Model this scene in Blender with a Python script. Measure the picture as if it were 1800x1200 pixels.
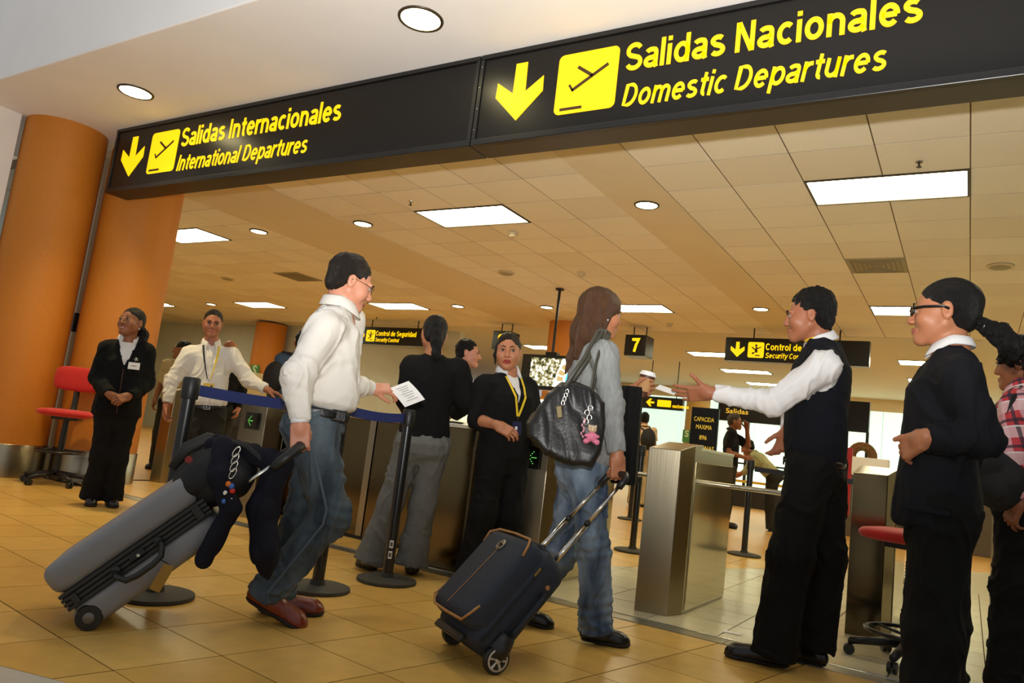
import bpy, bmesh, math, random
import numpy as np
from mathutils import Vector, Matrix

for _o in list(bpy.data.objects):
    bpy.data.objects.remove(_o)
SC = bpy.context.scene
COL = SC.collection
R_ = math.radians

# ------------------------------------------------------------------ camera
CAM_H = 0.87
roll, pitch, yaw = 0.120395, 0.13309, -0.5592
fw = Vector((math.sin(yaw)*math.cos(pitch), math.cos(yaw)*math.cos(pitch), math.sin(pitch)))
rt = Vector((math.cos(yaw), -math.sin(yaw), 0)); up = rt.cross(fw)
r2 = rt*math.cos(roll) + up*math.sin(roll); u2 = up*math.cos(roll) - rt*math.sin(roll)
cam_d = bpy.data.cameras.new('camera'); cam = bpy.data.objects.new('camera', cam_d); COL.objects.link(cam)
cam_d.sensor_width = 36.0; cam_d.lens = 1316.7/1800*36.0; cam_d.clip_end = 200
cam.matrix_world = Matrix(((r2.x, u2.x, -fw.x, 0), (r2.y, u2.y, -fw.y, 0), (r2.z, u2.z, -fw.z, CAM_H), (0, 0, 0, 1)))
SC.camera = cam

# ------------------------------------------------------------------ world, flash, exposure
W = bpy.data.worlds.new('hall_daylight'); SC.world = W; W.use_nodes = True
W.node_tree.nodes['Background'].inputs[0].default_value = (0.95, 0.97, 1.0, 1)
W.node_tree.nodes['Background'].inputs[1].default_value = 0.24
fl = bpy.data.lights.new('camera_flash', 'SPOT'); flo = bpy.data.objects.new('camera_flash', fl); COL.objects.link(flo)
fl.energy = 720.0; fl.color = (1.0, 0.97, 0.93); fl.spot_size = R_(125); fl.spot_blend = 1.0; fl.shadow_soft_size = 0.04
flo.location = (0, 0, 1.09)      # hot-shoe flash head, tilted upwards
flo.rotation_euler = Vector((math.sin(yaw), math.cos(yaw), math.tan(R_(48)))).to_track_quat('-Z', 'Y').to_euler()
SC.view_settings.view_transform = 'Standard'; SC.view_settings.look = 'None'
SC.view_settings.gamma = 1.0; SC.view_settings.use_curve_mapping = False
SC.view_settings.exposure = 0.82

# ------------------------------------------------------------------ helpers
def lin(c):
    return tuple((x/255/12.92 if x/255 <= 0.04045 else ((x/255+0.055)/1.055)**2.4) for x in c)

MATS = {}
def mat(name, rgb, rough=0.6, metal=0.0, noise=0.0, nscale=20.0, bump=0.0, bscale=60.0, emit=None, estr=0.0,
        spec=0.5, stretch=(1, 1, 1), coat=0.0, detail=3.0, sheen=0.0):
    """one procedural surface: base colour with noise variation, fine bump relief, optional emission; rgb is sRGB 0-255"""
    if name in MATS: return MATS[name]
    m = bpy.data.materials.new(name); m.use_nodes = True; MATS[name] = m
    nt = m.node_tree; n = nt.nodes; b = n['Principled BSDF']; L = nt.links.new
    c = lin(rgb); b.inputs['Base Color'].default_value = (*c, 1)
    b.inputs['Roughness'].default_value = rough; b.inputs['Metallic'].default_value = metal
    b.inputs['Specular IOR Level'].default_value = spec; b.inputs['Coat Weight'].default_value = coat
    if sheen: b.inputs['Sheen Weight'].default_value = sheen
    tc = n.new('ShaderNodeTexCoord'); mp = n.new('ShaderNodeMapping'); L(tc.outputs['Object'], mp.inputs[0])
    mp.inputs['Scale'].default_value = stretch
    if noise:
        t = n.new('ShaderNodeTexNoise'); t.inputs['Scale'].default_value = nscale; t.inputs['Detail'].default_value = detail
        L(mp.outputs[0], t.inputs['Vector'])
        r = n.new('ShaderNodeMapRange'); r.inputs[1].default_value = 0.25; r.inputs[2].default_value = 0.75
        r.inputs[3].default_value = 1-noise; r.inputs[4].default_value = 1+noise; L(t.outputs['Fac'], r.inputs[0])
        mx = n.new('ShaderNodeVectorMath'); mx.operation = 'SCALE'; mx.inputs[0].default_value = c
        L(r.outputs[0], mx.inputs['Scale']); L(mx.outputs[0], b.inputs['Base Color'])
    if bump:
        t2 = n.new('ShaderNodeTexNoise'); t2.inputs['Scale'].default_value = bscale; t2.inputs['Detail'].default_value = 4
        L(mp.outputs[0], t2.inputs['Vector'])
        bp = n.new('ShaderNodeBump'); bp.inputs['Strength'].default_value = bump; bp.inputs['Distance'].default_value = 0.01
        L(t2.outputs['Fac'], bp.inputs['Height']); L(bp.outputs[0], b.inputs['Normal'])
    if emit is not None:
        b.inputs['Emission Color'].default_value = (*lin(emit), 1); b.inputs['Emission Strength'].default_value = estr
    return m

class MB:
    """collects shapes for one mesh"""
    def __init__(s): s.v = []; s.f = []; s.m = []; s.cur = 0
    def add(s, vs, fs):
        o = len(s.v); s.v += [tuple(map(float, v)) for v in vs]; s.f += [tuple(i+o for i in f) for f in fs]; s.m += [s.cur]*len(fs); return s
    def box(s, x0, x1, y0, y1, z0, z1):
        return s.hexa([(x0,y0,z0),(x1,y0,z0),(x1,y1,z0),(x0,y1,z0),(x0,y0,z1),(x1,y0,z1),(x1,y1,z1),(x0,y1,z1)])
    def hexa(s, p):
        return s.add(p, [(3,2,1,0),(4,5,6,7),(0,1,5,4),(1,2,6,5),(2,3,7,6),(3,0,4,7)])
    def obox(s, c, ax, ay, az):
        """box at centre c with half-axis vectors"""
        c, ax, ay, az = map(Vector, (c, ax, ay, az))
        return s.hexa([c-ax-ay-az, c+ax-ay-az, c+ax+ay-az, c-ax+ay-az, c-ax-ay+az, c+ax-ay+az, c+ax+ay+az, c-ax+ay+az])
    def prism(s, poly, o, ax, ay, az):
        """2D polygon in the frame o + x*ax + y*ay, thickened along az"""
        o, ax, ay, az = map(Vector, (o, ax, ay, az)); n = len(poly)
        a = [o+ax*p[0]+ay*p[1] for p in poly]; b = [q+az for q in a]
        return s.add(a+b, [tuple(range(n-1, -1, -1)), tuple(range(n, 2*n))]+[(i, (i+1) % n, n+(i+1) % n, n+i) for i in range(n)])
    def rings(s, rings, cap=True, closed=False):
        n = len(rings[0]); k = len(rings); vs = [p for r in rings for p in r]; fs = []
        for i in range(k if closed else k-1):
            for j in range(n):
                a, b = i*n+j, i*n+(j+1) % n; c, d = ((i+1) % k)*n+(j+1) % n, ((i+1) % k)*n+j
                fs.append((a, b, c, d))
        if cap and not closed: fs += [tuple(range(n-1, -1, -1)), tuple(range((k-1)*n, k*n))]
        return s.add(vs, fs)
    def lathe(s, prof, o=(0,0,0), ax=(0,0,1), n=24, cap=True):
        z = Vector(ax).normalized(); x = z.orthogonal().normalized(); y = z.cross(x); o = Vector(o)
        return s.rings([[o+z*h+(x*math.cos(2*math.pi*i/n)+y*math.sin(2*math.pi*i/n))*r for i in range(n)] for r, h in prof], cap)
    def tube(s, path, r, n=10, closed=False, flat=1.0, upv=None):
        P = [Vector(p) for p in path]; k = len(P); rs = r if isinstance(r, (list, tuple)) else [r]*k; rg = []; x = None
        for i in range(k):
            a = P[(i-1) % k] if (closed or i > 0) else P[i]; b = P[(i+1) % k] if (closed or i < k-1) else P[i]
            t = (b-a).normalized()
            if upv is not None: x = Vector(upv); x = (x-t*x.dot(t)).normalized()
            else:
                x = t.orthogonal().normalized() if x is None else (x-t*x.dot(t)).normalized()
            y = t.cross(x)
            rg.append([P[i]+(x*math.cos(2*math.pi*j/n)+y*math.sin(2*math.pi*j/n)*flat)*rs[i] for j in range(n)])
        return s.rings(rg, True, closed)
    def build(s, name, m=None, parent=None, smooth=False, bevel=0.0, auto=None, seg=2):
        me = bpy.data.meshes.new(name); me.from_pydata(s.v, [], s.f)
        ms = m if isinstance(m, (list, tuple)) else [m]
        for q in ms:
            if q is not None: me.materials.append(q)
        if any(s.m): me.polygons.foreach_set('material_index', s.m)
        bm = bmesh.new(); bm.from_mesh(me); bmesh.ops.recalc_face_normals(bm, faces=bm.faces); bm.to_mesh(me); bm.free()
        o = bpy.data.objects.new(name, me); COL.objects.link(o)
        if parent is not None: o.parent = parent
        if smooth: me.polygons.foreach_set('use_smooth', [True]*len(me.polygons))
        if auto is not None:
            me.polygons.foreach_set('use_smooth', [True]*len(me.polygons)); me.set_sharp_from_angle(angle=R_(auto))
        if bevel:
            md = o.modifiers.new('edge', 'BEVEL'); md.width = bevel; md.segments = seg; md.limit_method = 'ANGLE'; md.angle_limit = R_(40)
            md.harden_normals = False
        return o

def tag(o, label=None, cat=None, group=None, kind=None):
    if label: o['label'] = label
    if cat: o['category'] = cat
    if group: o['group'] = group
    if kind: o['kind'] = kind
    return o
def thing(name, label, cat, loc=(0,0,0), group=None):
    o = bpy.data.objects.new(name, None); COL.objects.link(o); o.empty_display_size = 0.1
    return tag(o, label, cat, group)
def copy_tree(o, parent=None, move=(0,0,0)):
    c = o.copy(); COL.objects.link(c); c.parent = parent
    c.location = o.location + Vector(move)
    for ch in o.children: copy_tree(ch, c)
    return c
def share(name, me, loc, parent, rotz=0.0, scale=(1,1,1)):
    o = bpy.data.objects.new(name, me); COL.objects.link(o); o.location = loc; o.rotation_euler = (0,0,rotz); o.scale = scale
    o.parent = parent; return o

def text_mb(body, o, ax, ay, h, width=None, depth=0.004, bold=0.0, shear=0.0, align='LEFT'):
    """letters as a thin solid mesh: o = baseline start, ax/ay = writing and up directions, h = cap height"""
    cu = bpy.data.curves.new('t', 'FONT'); cu.body = body; cu.size = 1.0; cu.offset = bold; cu.shear = shear; cu.extrude = 0.5; cu.resolution_u = 4
    ob = bpy.data.objects.new('t', cu); COL.objects.link(ob)
    dg = bpy.context.evaluated_depsgraph_get(); me = bpy.data.meshes.new_from_object(ob.evaluated_get(dg))
    bpy.data.objects.remove(ob); bpy.data.curves.remove(cu)
    v = np.array([p.co[:] for p in me.vertices]); x0, x1 = v[:,0].min(), v[:,0].max()
    s = h/0.69; sx = (width/(x1-x0)) if width else s
    o, ax, ay = Vector(o), Vector(ax).normalized(), Vector(ay).normalized(); az = ax.cross(ay)
    sh = {'LEFT': x0, 'CENTER': (x0+x1)/2}[align]
    vs = [o+ax*float((p[0]-sh)*sx)+ay*float(p[1]*s)+az*float((p[2]+0.5)*depth) for p in v]
    fs = [tuple(p.vertices) for p in me.polygons]; bpy.data.meshes.remove(me)
    b = MB(); b.add(vs, fs); return b

def earc(cx, cy, rx, ry, a0, a1, n=14):
    return [(cx+rx*math.cos(R_(a0+(a1-a0)*i/n)), cy+ry*math.sin(R_(a0+(a1-a0)*i/n))) for i in range(n+1)]
_O = earc(.31,.365,.225,.285,90,450,24)
GLYPH = {   # heavy grotesque letters as stroke centre lines: (strokes, advance)
 'l': ([[(.08,0),(.08,1)]], .23), 'I': ([[(.09,0),(.09,1)]], .27), 'i': ([[(.08,0),(.08,.73)], [(.08,.85),(.08,1)]], .23),
 'n': ([[(.08,0),(.08,.73)], [(.08,.40)]+earc(.285,.43,.205,.215,180,0)+[(.49,0)]], .64),
 'm': ([[(.08,0),(.08,.73)], [(.08,.40)]+earc(.26,.45,.18,.20,180,0)+[(.44,0)], [(.44,.40)]+earc(.62,.45,.18,.20,180,0)+[(.80,0)]], .95),
 'r': ([[(.08,0),(.08,.73)], [(.08,.36)]+earc(.30,.42,.22,.225,180,85,8)+[(.38,.645)]], .42),
 'u': ([[(.08,.73)]+earc(.285,.30,.205,.215,180,360)+[(.49,.73)], [(.49,0),(.49,.73)]], .64),
 'o': ([_O], .68), 'c': ([earc(.31,.365,.225,.285,48,312,20)], .62), 'e': ([[(.085,.375),(.53,.375)], earc(.31,.365,.225,.285,0,318,22)], .66),
 'a': ([earc(.28,.53,.19,.115,160,60,8)+earc(.37,.50,.10,.14,60,0,5)+[(.47,.10),(.50,0)], earc(.26,.215,.19,.135,60,330,18), [(.32,.345),(.47,.40)], [(.40,.12),(.47,.20)]], .62),
 'd': ([_O, [(.52,0),(.52,1)]], .68), 'p': ([earc(.35,.365,.225,.285,90,450,24), [(.11,-.26),(.11,.73)]], .69), 'q': ([_O, [(.52,-.26),(.52,.73)]], .68),
 'g': ([_O, [(.52,.73),(.52,.0)]+earc(.30,-.02,.22,.165,0,-150,12)], .68), 'y': ([[(.04,.73),(.29,.05)], [(.54,.73),(.27,-.02),(.18,-.18),(.06,-.19)]], .58),
 's': ([earc(.28,.525,.185,.125,35,200,12)+[(.20,.40),(.37,.345)]+earc(.29,.21,.20,.135,45,-150,14)], .58),
 't': ([[(.20,.94),(.20,.22)]+earc(.32,.20,.12,.12,180,275,8), [(.02,.655),(.38,.655)]], .43),
 'S': ([earc(.34,.71,.255,.21,25,205,16)+[(.18,.55),(.50,.45)]+earc(.35,.285,.265,.205,45,-160,18)], .74),
 'D': ([[(.09,.085),(.09,.915),(.30,.915)]+earc(.30,.5,.33,.415,90,-90,18)+[(.09,.085)]], .78), 'C': ([earc(.37,.5,.28,.415,42,318,24)], .75),
 'N': ([[(.09,0),(.09,1)], [(.60,0),(.60,1)], [(.11,.98),(.58,.02)]], .76), ' ': ([], .28), '7': ([[(.03,.915),(.55,.915),(.38,.55),(.26,.0)]], .6),
 '8': ([earc(.30,.73,.20,.185,90,450,20), earc(.30,.285,.235,.20,90,450,20)], .6)}
def sign_text(body, o, ax, ay, h, width=None, depth=0.004, weight=.165, shear=0.0, align='LEFT'):
    x = 0.0; runs = []
    for ch in body:
        st, adv = GLYPH[ch]; runs += [[(x+p[0]+shear*p[1], p[1]) for p in s] for s in st]; x += adv+.035
    x -= .035; sx = (width/x) if width else h; o, ax, ay = Vector(o), Vector(ax).normalized(), Vector(ay).normalized(); az = ax.cross(ay); b = MB(); x0 = x/2 if align == 'CENTER' else 0
    for s in runs:
        rg = []; k = len(s)
        for i, p in enumerate(s):
            q0, q1 = s[max(i-1, 0)], s[min(i+1, k-1)]; loop = k > 4 and math.hypot(s[0][0]-s[-1][0], s[0][1]-s[-1][1]) < 1e-6
            if loop and i in (0, k-1): q0, q1 = s[-2], s[1]
            dx, dy = q1[0]-q0[0], q1[1]-q0[1]; L = math.hypot(dx, dy) or 1; w = weight/2
            if 0 < i < k-1:
                d0 = Vector((p[0]-q0[0], p[1]-q0[1])); d1 = Vector((q1[0]-p[0], q1[1]-p[1]))
                if d0.length > 1e-6 and d1.length > 1e-6: w /= max(.55, math.cos(d0.angle(d1)/2))
            nx, ny = -dy/L*w, dx/L*w; P = lambda u, v, e: o+ax*((u-x0)*sx)+ay*(v*h)+az*e
            rg.append([P(p[0]+nx, p[1]+ny, 0), P(p[0]-nx, p[1]-ny, 0), P(p[0]-nx, p[1]-ny, depth), P(p[0]+nx, p[1]+ny, depth)])
        b.rings(rg)
    return b

def clip(poly, a, b, c):
    """keep the part of a 2D polygon where a*x+b*y+c >= 0"""
    out = []
    for i in range(len(poly)):
        p, q = poly[i], poly[(i+1) % len(poly)]; dp, dq = a*p[0]+b*p[1]+c, a*q[0]+b*q[1]+c
        if dp >= 0: out.append(p)
        if dp*dq < 0: t = dp/(dp-dq); out.append((p[0]+(q[0]-p[0])*t, p[1]+(q[1]-p[1])*t))
    return out
def parea(p):
    return abs(sum(p[i][0]*p[(i+1) % len(p)][1]-p[(i+1) % len(p)][0]*p[i][1] for i in range(len(p))))/2
# ------------------------------------------------------------------ materials of the place
M_TILE = [mat('floor_tile_orange_%d' % i, c, 0.32, noise=0.10, nscale=9, bump=0.02, bscale=40) for i, c in enumerate([(216,172,88), (211,166,82), (220,177,94)])]
M_BEIGE = mat('floor_tile_beige', (206,196,164), 0.25, noise=0.06, nscale=8)
M_GROUT = mat('grout', (58,40,18), 0.95, spec=.05)
M_GREYFL = mat('floor_grey', (196,190,172), 0.35, noise=0.05, nscale=14)
M_STRIP = mat('steel_threshold', (150,146,134), 0.4, 1.0, noise=0.12, nscale=3)
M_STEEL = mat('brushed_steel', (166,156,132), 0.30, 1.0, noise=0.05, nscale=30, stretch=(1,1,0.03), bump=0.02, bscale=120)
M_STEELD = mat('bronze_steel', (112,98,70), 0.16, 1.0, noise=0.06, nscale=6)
M_STEELB = mat('bright_steel', (210,208,200), 0.18, 1.0)
M_WHITE = mat('white_plaster', (244,241,238), 0.85, noise=0.02, nscale=3)
M_CEIL = [mat('ceiling_board_%d' % i, c, 0.9, noise=0.03, nscale=60, bump=0.15, bscale=220) for i, c in enumerate([(238,228,205), (234,223,199), (241,232,210)])]
M_CJOINT = mat('ceiling_joint', (112,92,58), 0.9)
M_GYP = mat('ceiling_gypsum', (226,210,176), 0.9, noise=0.02, nscale=4)
M_GYP2 = mat('ceiling_gypsum_far', (214,208,188), 0.9, noise=0.02, nscale=4)
M_ORANGE = mat('orange_plaster', (198,122,30), 0.6, noise=0.05, nscale=40, bump=0.06, bscale=150)
M_GREYWALL = mat('grey_green_wall', (204,206,190), 0.85, noise=0.03, nscale=3)
M_BLACKP = mat('black_plastic', (26,25,24), 0.42, noise=0.08, nscale=30)
M_BLACKM = mat('black_metal', (20,20,20), 0.33)
M_RUBBER = mat('rubber_base', (58,54,46), 0.75, noise=0.1, nscale=60)
M_SIGN = mat('sign_black_acrylic', (15,14,13), 0.3, spec=.35)
M_SIGNH = mat('sign_housing_black', (44,38,28), 0.45)
M_YEL = mat('sign_yellow_lit', (190,140,0), 0.5, emit=(255,208,0), estr=0.60)
M_ICOND = mat('sign_icon_dark', (60,40,4), 0.5)
M_PANEL = mat('light_diffuser', (255,252,240), 0.5, emit=(255,250,212), estr=12.0)
M_DOWN = mat('downlight_lens', (255,250,235), 0.4, emit=(255,238,178), estr=14.0)
M_RIM = mat('lamp_rim', (66,56,40), 0.4, 0.3)
M_WIN = mat('daylit_glazing', (230,255,248), 0.3, emit=(216,255,244), estr=0.44)

# ------------------------------------------------------------------ floor
SY0, SY1 = 3.97, 4.09                       # the steel threshold strip
fb = MB(); fb.box(-14, 5, -6, SY0, -0.10, -0.0016)
floor = tag(fb.build('floor', M_GROUT), kind='structure')
U, V = Vector((0.404, -0.0455)), Vector((0.0655, 0.3635)); O = Vector((-2.182, 2.272))
GREY = (0.28, -0.96, 0.0); GREY = (GREY[0], GREY[1], -(GREY[0]*-2.40+GREY[1]*1.355))
def tile_mesh(poly, c, name):
    b = MB(); g = 0.0028
    q = [(p[0]-c[0], p[1]-c[1]) for p in poly]; cx = sum(p[0] for p in q)/len(q); cy = sum(p[1] for p in q)/len(q)
    def ins(d):
        return [(p[0]-(p[0]-cx)/max(1e-6, math.hypot(p[0]-cx, p[1]-cy))*d*1.4, p[1]-(p[1]-cy)/max(1e-6, math.hypot(p[0]-cx, p[1]-cy))*d*1.4) for p in q]
    r0 = ins(g)
    b.rings([[(p[0], p[1], -0.014) for p in r0], [(p[0], p[1], 0.0) for p in r0]])
    return b
rnd = random.Random(4)
full = {}
def add_tile(poly, c, parent, mats, name='floor_tile', key=None):
    mi = rnd.randrange(len(mats))
    if key is not None:
        k = (key, mi)
        if k not in full: full[k] = tile_mesh(poly, c, name).build(name, mats[mi], parent); full[k].location = (c[0], c[1], 0); return
        share(name, full[k].data, (c[0], c[1], 0), parent)
    else:
        o = tile_mesh(poly, c, name).build(name, mats[mi], parent); o.location = (c[0], c[1], 0)
def in_view(x, y, z=0.0, m=0.35):
    d = Vector((x, y, z-CAM_H)); zc = d.dot(fw)
    if zc < 0.3: return False
    return abs(d.dot(r2)/zc*1316.7) < 900*(1+m) and abs(d.dot(u2)/zc*1316.7) < 600*(1+m)
for i in range(-18, 14):
    for j in range(-10, 8):
        p0 = O+U*i+V*j; poly = [tuple(p0), tuple(p0+U), tuple(p0+U+V), tuple(p0+V)]
        c = p0+(U+V)/2
        if c.x < -8.2 or c.x > 1.9 or not in_view(c.x, c.y): continue
        q = clip(poly, 0, -1, SY0-0.002)
        if len(q) > 2: q = clip(q, *[-g for g in GREY])
        if len(q) < 3 or parea(q) < 0.003: continue
        if abs(parea(q)-parea(poly)) < 1e-6: add_tile(q, tuple(c), floor, M_TILE, key='o')
        else: add_tile(q, tuple(c), floor, M_TILE)
# pale paving that begins in the near corner
gp = clip([(-9, -4), (3, -4), (3, 3), (-9, 3)], *GREY); b = MB(); b.prism(gp, (0,0,-0.012), (1,0,0), (0,1,0), (0,0,0.0112)); b.build('pale_floor_field', M_GREYFL, floor)
# steel threshold, in lengths
b = MB(); thr = tag(MB().box(-7.0, 1.6, SY0, SY1, -0.1, -0.004).build('trim_1', M_BLACKM), kind='structure')
xs = [-7.0, -5.6, -4.2, -2.8, -1.03, 0.4, 1.6]
for x0, x1 in zip(xs, xs[1:]):
    MB().box(x0+0.0015, x1-0.0015, SY0, SY1, -0.006, 0.003).build('threshold_plate', M_STRIP, thr, bevel=0.001)
MB().box(-7.0, 1.6, SY1-0.008, SY1+0.004, -0.004, 0.006).build('threshold_edge', M_STEELB, thr, bevel=0.001)
# inner floor
M_INFAR = mat('inner_floor_far', (206,156,80), 0.35, noise=0.06, nscale=3)
fi = tag(MB().box(-24, 5, SY1, 27, -0.10, -0.0016).build('floor_2', M_GROUT), kind='structure')
LA, LB = (-2.4, 5.683), (-1.25, 8.08)
ln = (LB[1]-LA[1], -(LB[0]-LA[0])); lc = -(ln[0]*LA[0]+ln[1]*LA[1])       # >0 : beige side
T = 0.40
for i in range(-20, 4):
    for j in range(0, 11):
        x, y = 0.1+i*T, SY1+0.004+j*T; poly = [(x,y),(x+T,y),(x+T,y+T),(x,y+T)]
        if x < -7.6 or not in_view(x+T/2, y+T/2): continue
        for k, s in enumerate((1, -1)):
            q = clip(poly, s*ln[0], s*ln[1], s*lc)
            if len(q) < 3 or parea(q) < 0.002: continue
            whole = abs(parea(q)-T*T) < 1e-6
            add_tile(q, (x+T/2, y+T/2), fi, [M_BEIGE] if k == 0 else M_TILE, key=('i%d' % k) if whole else None)
YF = SY1+0.004+11*T
b = MB(); b.prism(clip([(-24,YF),(5,YF),(5,27),(-24,27)], -ln[0], -ln[1], -lc), (0,0,-0.012), (1,0,0), (0,1,0), (0,0,0.011)); b.build('far_floor_field', M_INFAR, fi)
b = MB(); b.prism(clip([(-24,YF),(5,YF),(5,27),(-24,27)], *(ln+(lc,))), (0,0,-0.012), (1,0,0), (0,1,0), (0,0,0.011)); b.build('far_beige_field', M_BEIGE, fi)
b = MB(); b.prism([(-24,SY1+.004),(-7.6,SY1+.004),(-7.6,YF),(-24,YF)], (0,0,-0.012), (1,0,0), (0,1,0), (0,0,0.011)); b.build('side_floor_field', M_INFAR, fi)

# ------------------------------------------------------------------ white soffit over the gates, fascia, wall
ZS = 3.44
tag(MB().box(-9.5, 3.0, 2.78, 4.07, ZS, ZS+0.9).build('ceiling', M_WHITE, bevel=0.01), kind='structure')
tag(MB().box(-8.15, -7.95, -3.0, 3.29, 0, ZS).build('wall_left', M_WHITE), kind='structure')
tag(MB().box(-9.5, -8.15, -3.0, 3.29, 0, ZS).build('wall_left_return', M_WHITE), kind='structure')
# ------------------------------------------------------------------ the inner room's ceiling in bays
ZC = 3.37
TX, TY = 0.61, 0.62
YR = [4.085]+[4.57+TY*k for k in range(0, 16)]
PANELS = set()
def bay(name, x_right, cols, panel_cols, rows_first=6.43):
    x_left = x_right-cols*TX
    sl = tag(MB().box(x_left, x_right, 4.07, 13.87, ZC, ZC+0.10).build(name, M_CJOINT), kind='structure')
    base = {}
    for c in range(cols):
        for r in range(len(YR)-1):
            x1 = x_right-c*TX; x0 = x1-TX; y0, y1 = YR[r], YR[r+1]
            if (r, c) in panel_cols: continue
            if not in_view((x0+x1)/2, (y0+y1)/2, ZC, 0.40): continue
            k = (round(y1-y0, 3), rnd.randrange(3))
            if k not in base:
                g = 0.005; w, h = TX/2, (y1-y0)/2
                b = MB(); b.rings([[(-w+g,-h+g,.006),(w-g,-h+g,.006),(w-g,h-g,.006),(-w+g,h-g,.006)], [(-w+g,-h+g,-.002),(w-g,-h+g,-.002),(w-g,h-g,-.002),(-w+g,h-g,-.002)]])
                o = b.build('ceiling_tile', M_CEIL[k[1]], sl); o.location = ((x0+x1)/2, (y0+y1)/2, ZC); base[k] = o
            else: share('ceiling_tile', base[k].data, ((x0+x1)/2, (y0+y1)/2, ZC), sl)
    return sl
def row_at(y): return min(range(len(YR)), key=lambda i: abs(YR[i]-y))
RA, RB = row_at(6.43), row_at(11.39)
bay('ceiling_2', -2.515+7*TX, 7, {(RA,4),(RA,3),(RB,4),(RB,3),(RA,0),(RB,0)})
bay('ceiling_3', -3.13, 6, {(RA,2),(RA,3),(RB,2),(RB,3)})
bay('ceiling_4', -8.35, 19, {(RA,2),(RA,3),(RB,2),(RB,3),(RB,9),(RB,10),(RA,9),(RA,10),(RB,16),(RB,17)})
for nm, x0, x1 in (('ceiling_5', -3.13, -2.515), ('ceiling_6', -8.35, -3.13-6*TX), ('ceiling_7', -24, -8.35-19*TX), ('ceiling_8', -2.515+7*TX, 5)):
    tag(MB().box(x0+.002, x1-.002, 4.07, 13.87, ZC-0.008, ZC+0.10).build(nm, M_GYP), kind='structure')
tag(MB().box(-24, 5, 13.87, 14.55, ZC-0.008, ZC+0.1).build('ceiling_9', M_GYP2), kind='structure')
tag(MB().box(-24, 5, 14.55, 27, ZC, ZC+0.1).build('ceiling_10', M_GYP2), kind='structure')
tag(MB().box(-24, 5, 4.075, 27, ZC+0.11, ZC+0.3).build('roof_slab', M_GYP), kind='structure')
tag(MB().box(-24, -10.6, 14.55, 14.75, 0, ZC).build('wall_back', M_GREYWALL), kind='structure')
tag(MB().box(-24.2, -24, 4.07, 27, 0, ZC).build('wall_far_left', M_GREYWALL), kind='structure')
tag(MB().box(-24, -8.3, 4.85, 5.0, 0, ZC).build('wall_front_left', M_GREYWALL), kind='structure')
tag(MB().box(4.0, 4.2, 2.78, 27, 0, ZC).build('wall_right', M_GREYWALL), kind='structure')
tag(MB().box(1.9, 4.0, 4.1, 4.3, 0, ZC).build('wall_front_right', M_GREYWALL), kind='structure')
# far glazing
wr = tag(MB().box(-10.6, 5, 24.0, 24.2, 3.02, ZC).build('wall_glazing_header', M_GYP), kind='structure')
tag(MB().box(-10.6, 5, 24.0, 24.2, 0, 0.25).build('wall_glazing_sill', M_GREYWALL), kind='structure')
xs = [-10.6+i*1.2 for i in range(14)]
win = tag(MB().box(-10.6, 5, 24.16, 24.2, 0.25, 3.02).build('window_1', M_GREYWALL), kind='structure')
for x0, x1 in zip(xs, xs[1:]):
    MB().box(x0+0.012, x1-0.012, 24.08, 24.11, 0.25, 3.02).build('pane', M_WIN, win)

# ------------------------------------------------------------------ round columns
def column(x, y, r, h, label, base=True, name='column', n=64, m=None):
    t = thing(name, label, 'column')
    MB().lathe([(r, 0.0 if not base else 0.30), (r, h)], (x, y, 0), n=n).build('shaft', m or M_ORANGE, t, auto=40)
    if base: MB().lathe([(r+0.010, 0), (r+0.010, 0.30), (r+0.007, 0.304), (r-0.02, 0.304)], (x, y, 0), n=n).build('steel_skirt', M_STEEL, t, auto=40)
    return t
column(-7.87, 3.69, 0.365, ZS, 'large round orange column with steel skirt beside the white wall')
column(-7.485, 4.375, 0.372, ZC-0.008, 'round orange column just behind the end of the black departures sign')
column(-16.7, 14.05, 0.42, ZC-0.06, 'distant orange column standing against the grey green wall', n=32)
column(-7.0, 13.2, 0.36, ZC-0.008, 'distant orange column behind the hanging monitor', n=32)
column(-7.42, 23.4, 0.37, 3.05, 'slim ochre column beside the black capacity board', n=32, m=mat('ochre_plaster', (200,164,96), .7))
# narrow steel door jamb between the two near columns
j = thing('glass_door_edge', 'narrow upright metal and glass edge in the gap between two orange columns', 'door frame')
MB().box(-8.02, -7.975, 4.17, 4.22, 0, ZC).build('jamb', mat('jamb_aluminium', (190,178,150), 0.4, 0.6), j, bevel=0.003)
MB().box(-8.03, -7.965, 4.16, 4.23, 1.46, 1.66).build('lock_case', M_BLACKM, j, bevel=0.004)
# ------------------------------------------------------------------ big departures sign
X, Y_, Z = Vector((1,0,0)), Vector((0,1,0)), Vector((0,0,1))
def rrect(x0, x1, y0, y1, r, n=6):
    out = []
    for cx, cy, a0 in ((x1-r, y0+r, -90), (x1-r, y1-r, 0), (x0+r, y1-r, 90), (x0+r, y0+r, 180)):
        out += [(cx+r*math.cos(R_(a0+90*i/n)), cy+r*math.sin(R_(a0+90*i/n))) for i in range(n+1)]
    return out
ARROW = [(-.045,.20),(.042,.20),(.048,-.005),(.175,.085),(.18,-.02),(0,-.20),(-.18,-.02),(-.175,.085),(-.048,-.005)]
def arrow(name, cx, cz, y, s, parent, m, rot=0):
    c, n = math.cos(rot), math.sin(rot)
    return MB().prism([((p[0]*c-p[1]*n)*s, (p[0]*n+p[1]*c)*s) for p in ARROW], (cx, y, cz), X, Z, (0,-0.004,0)).build(name, m, parent)
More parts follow.
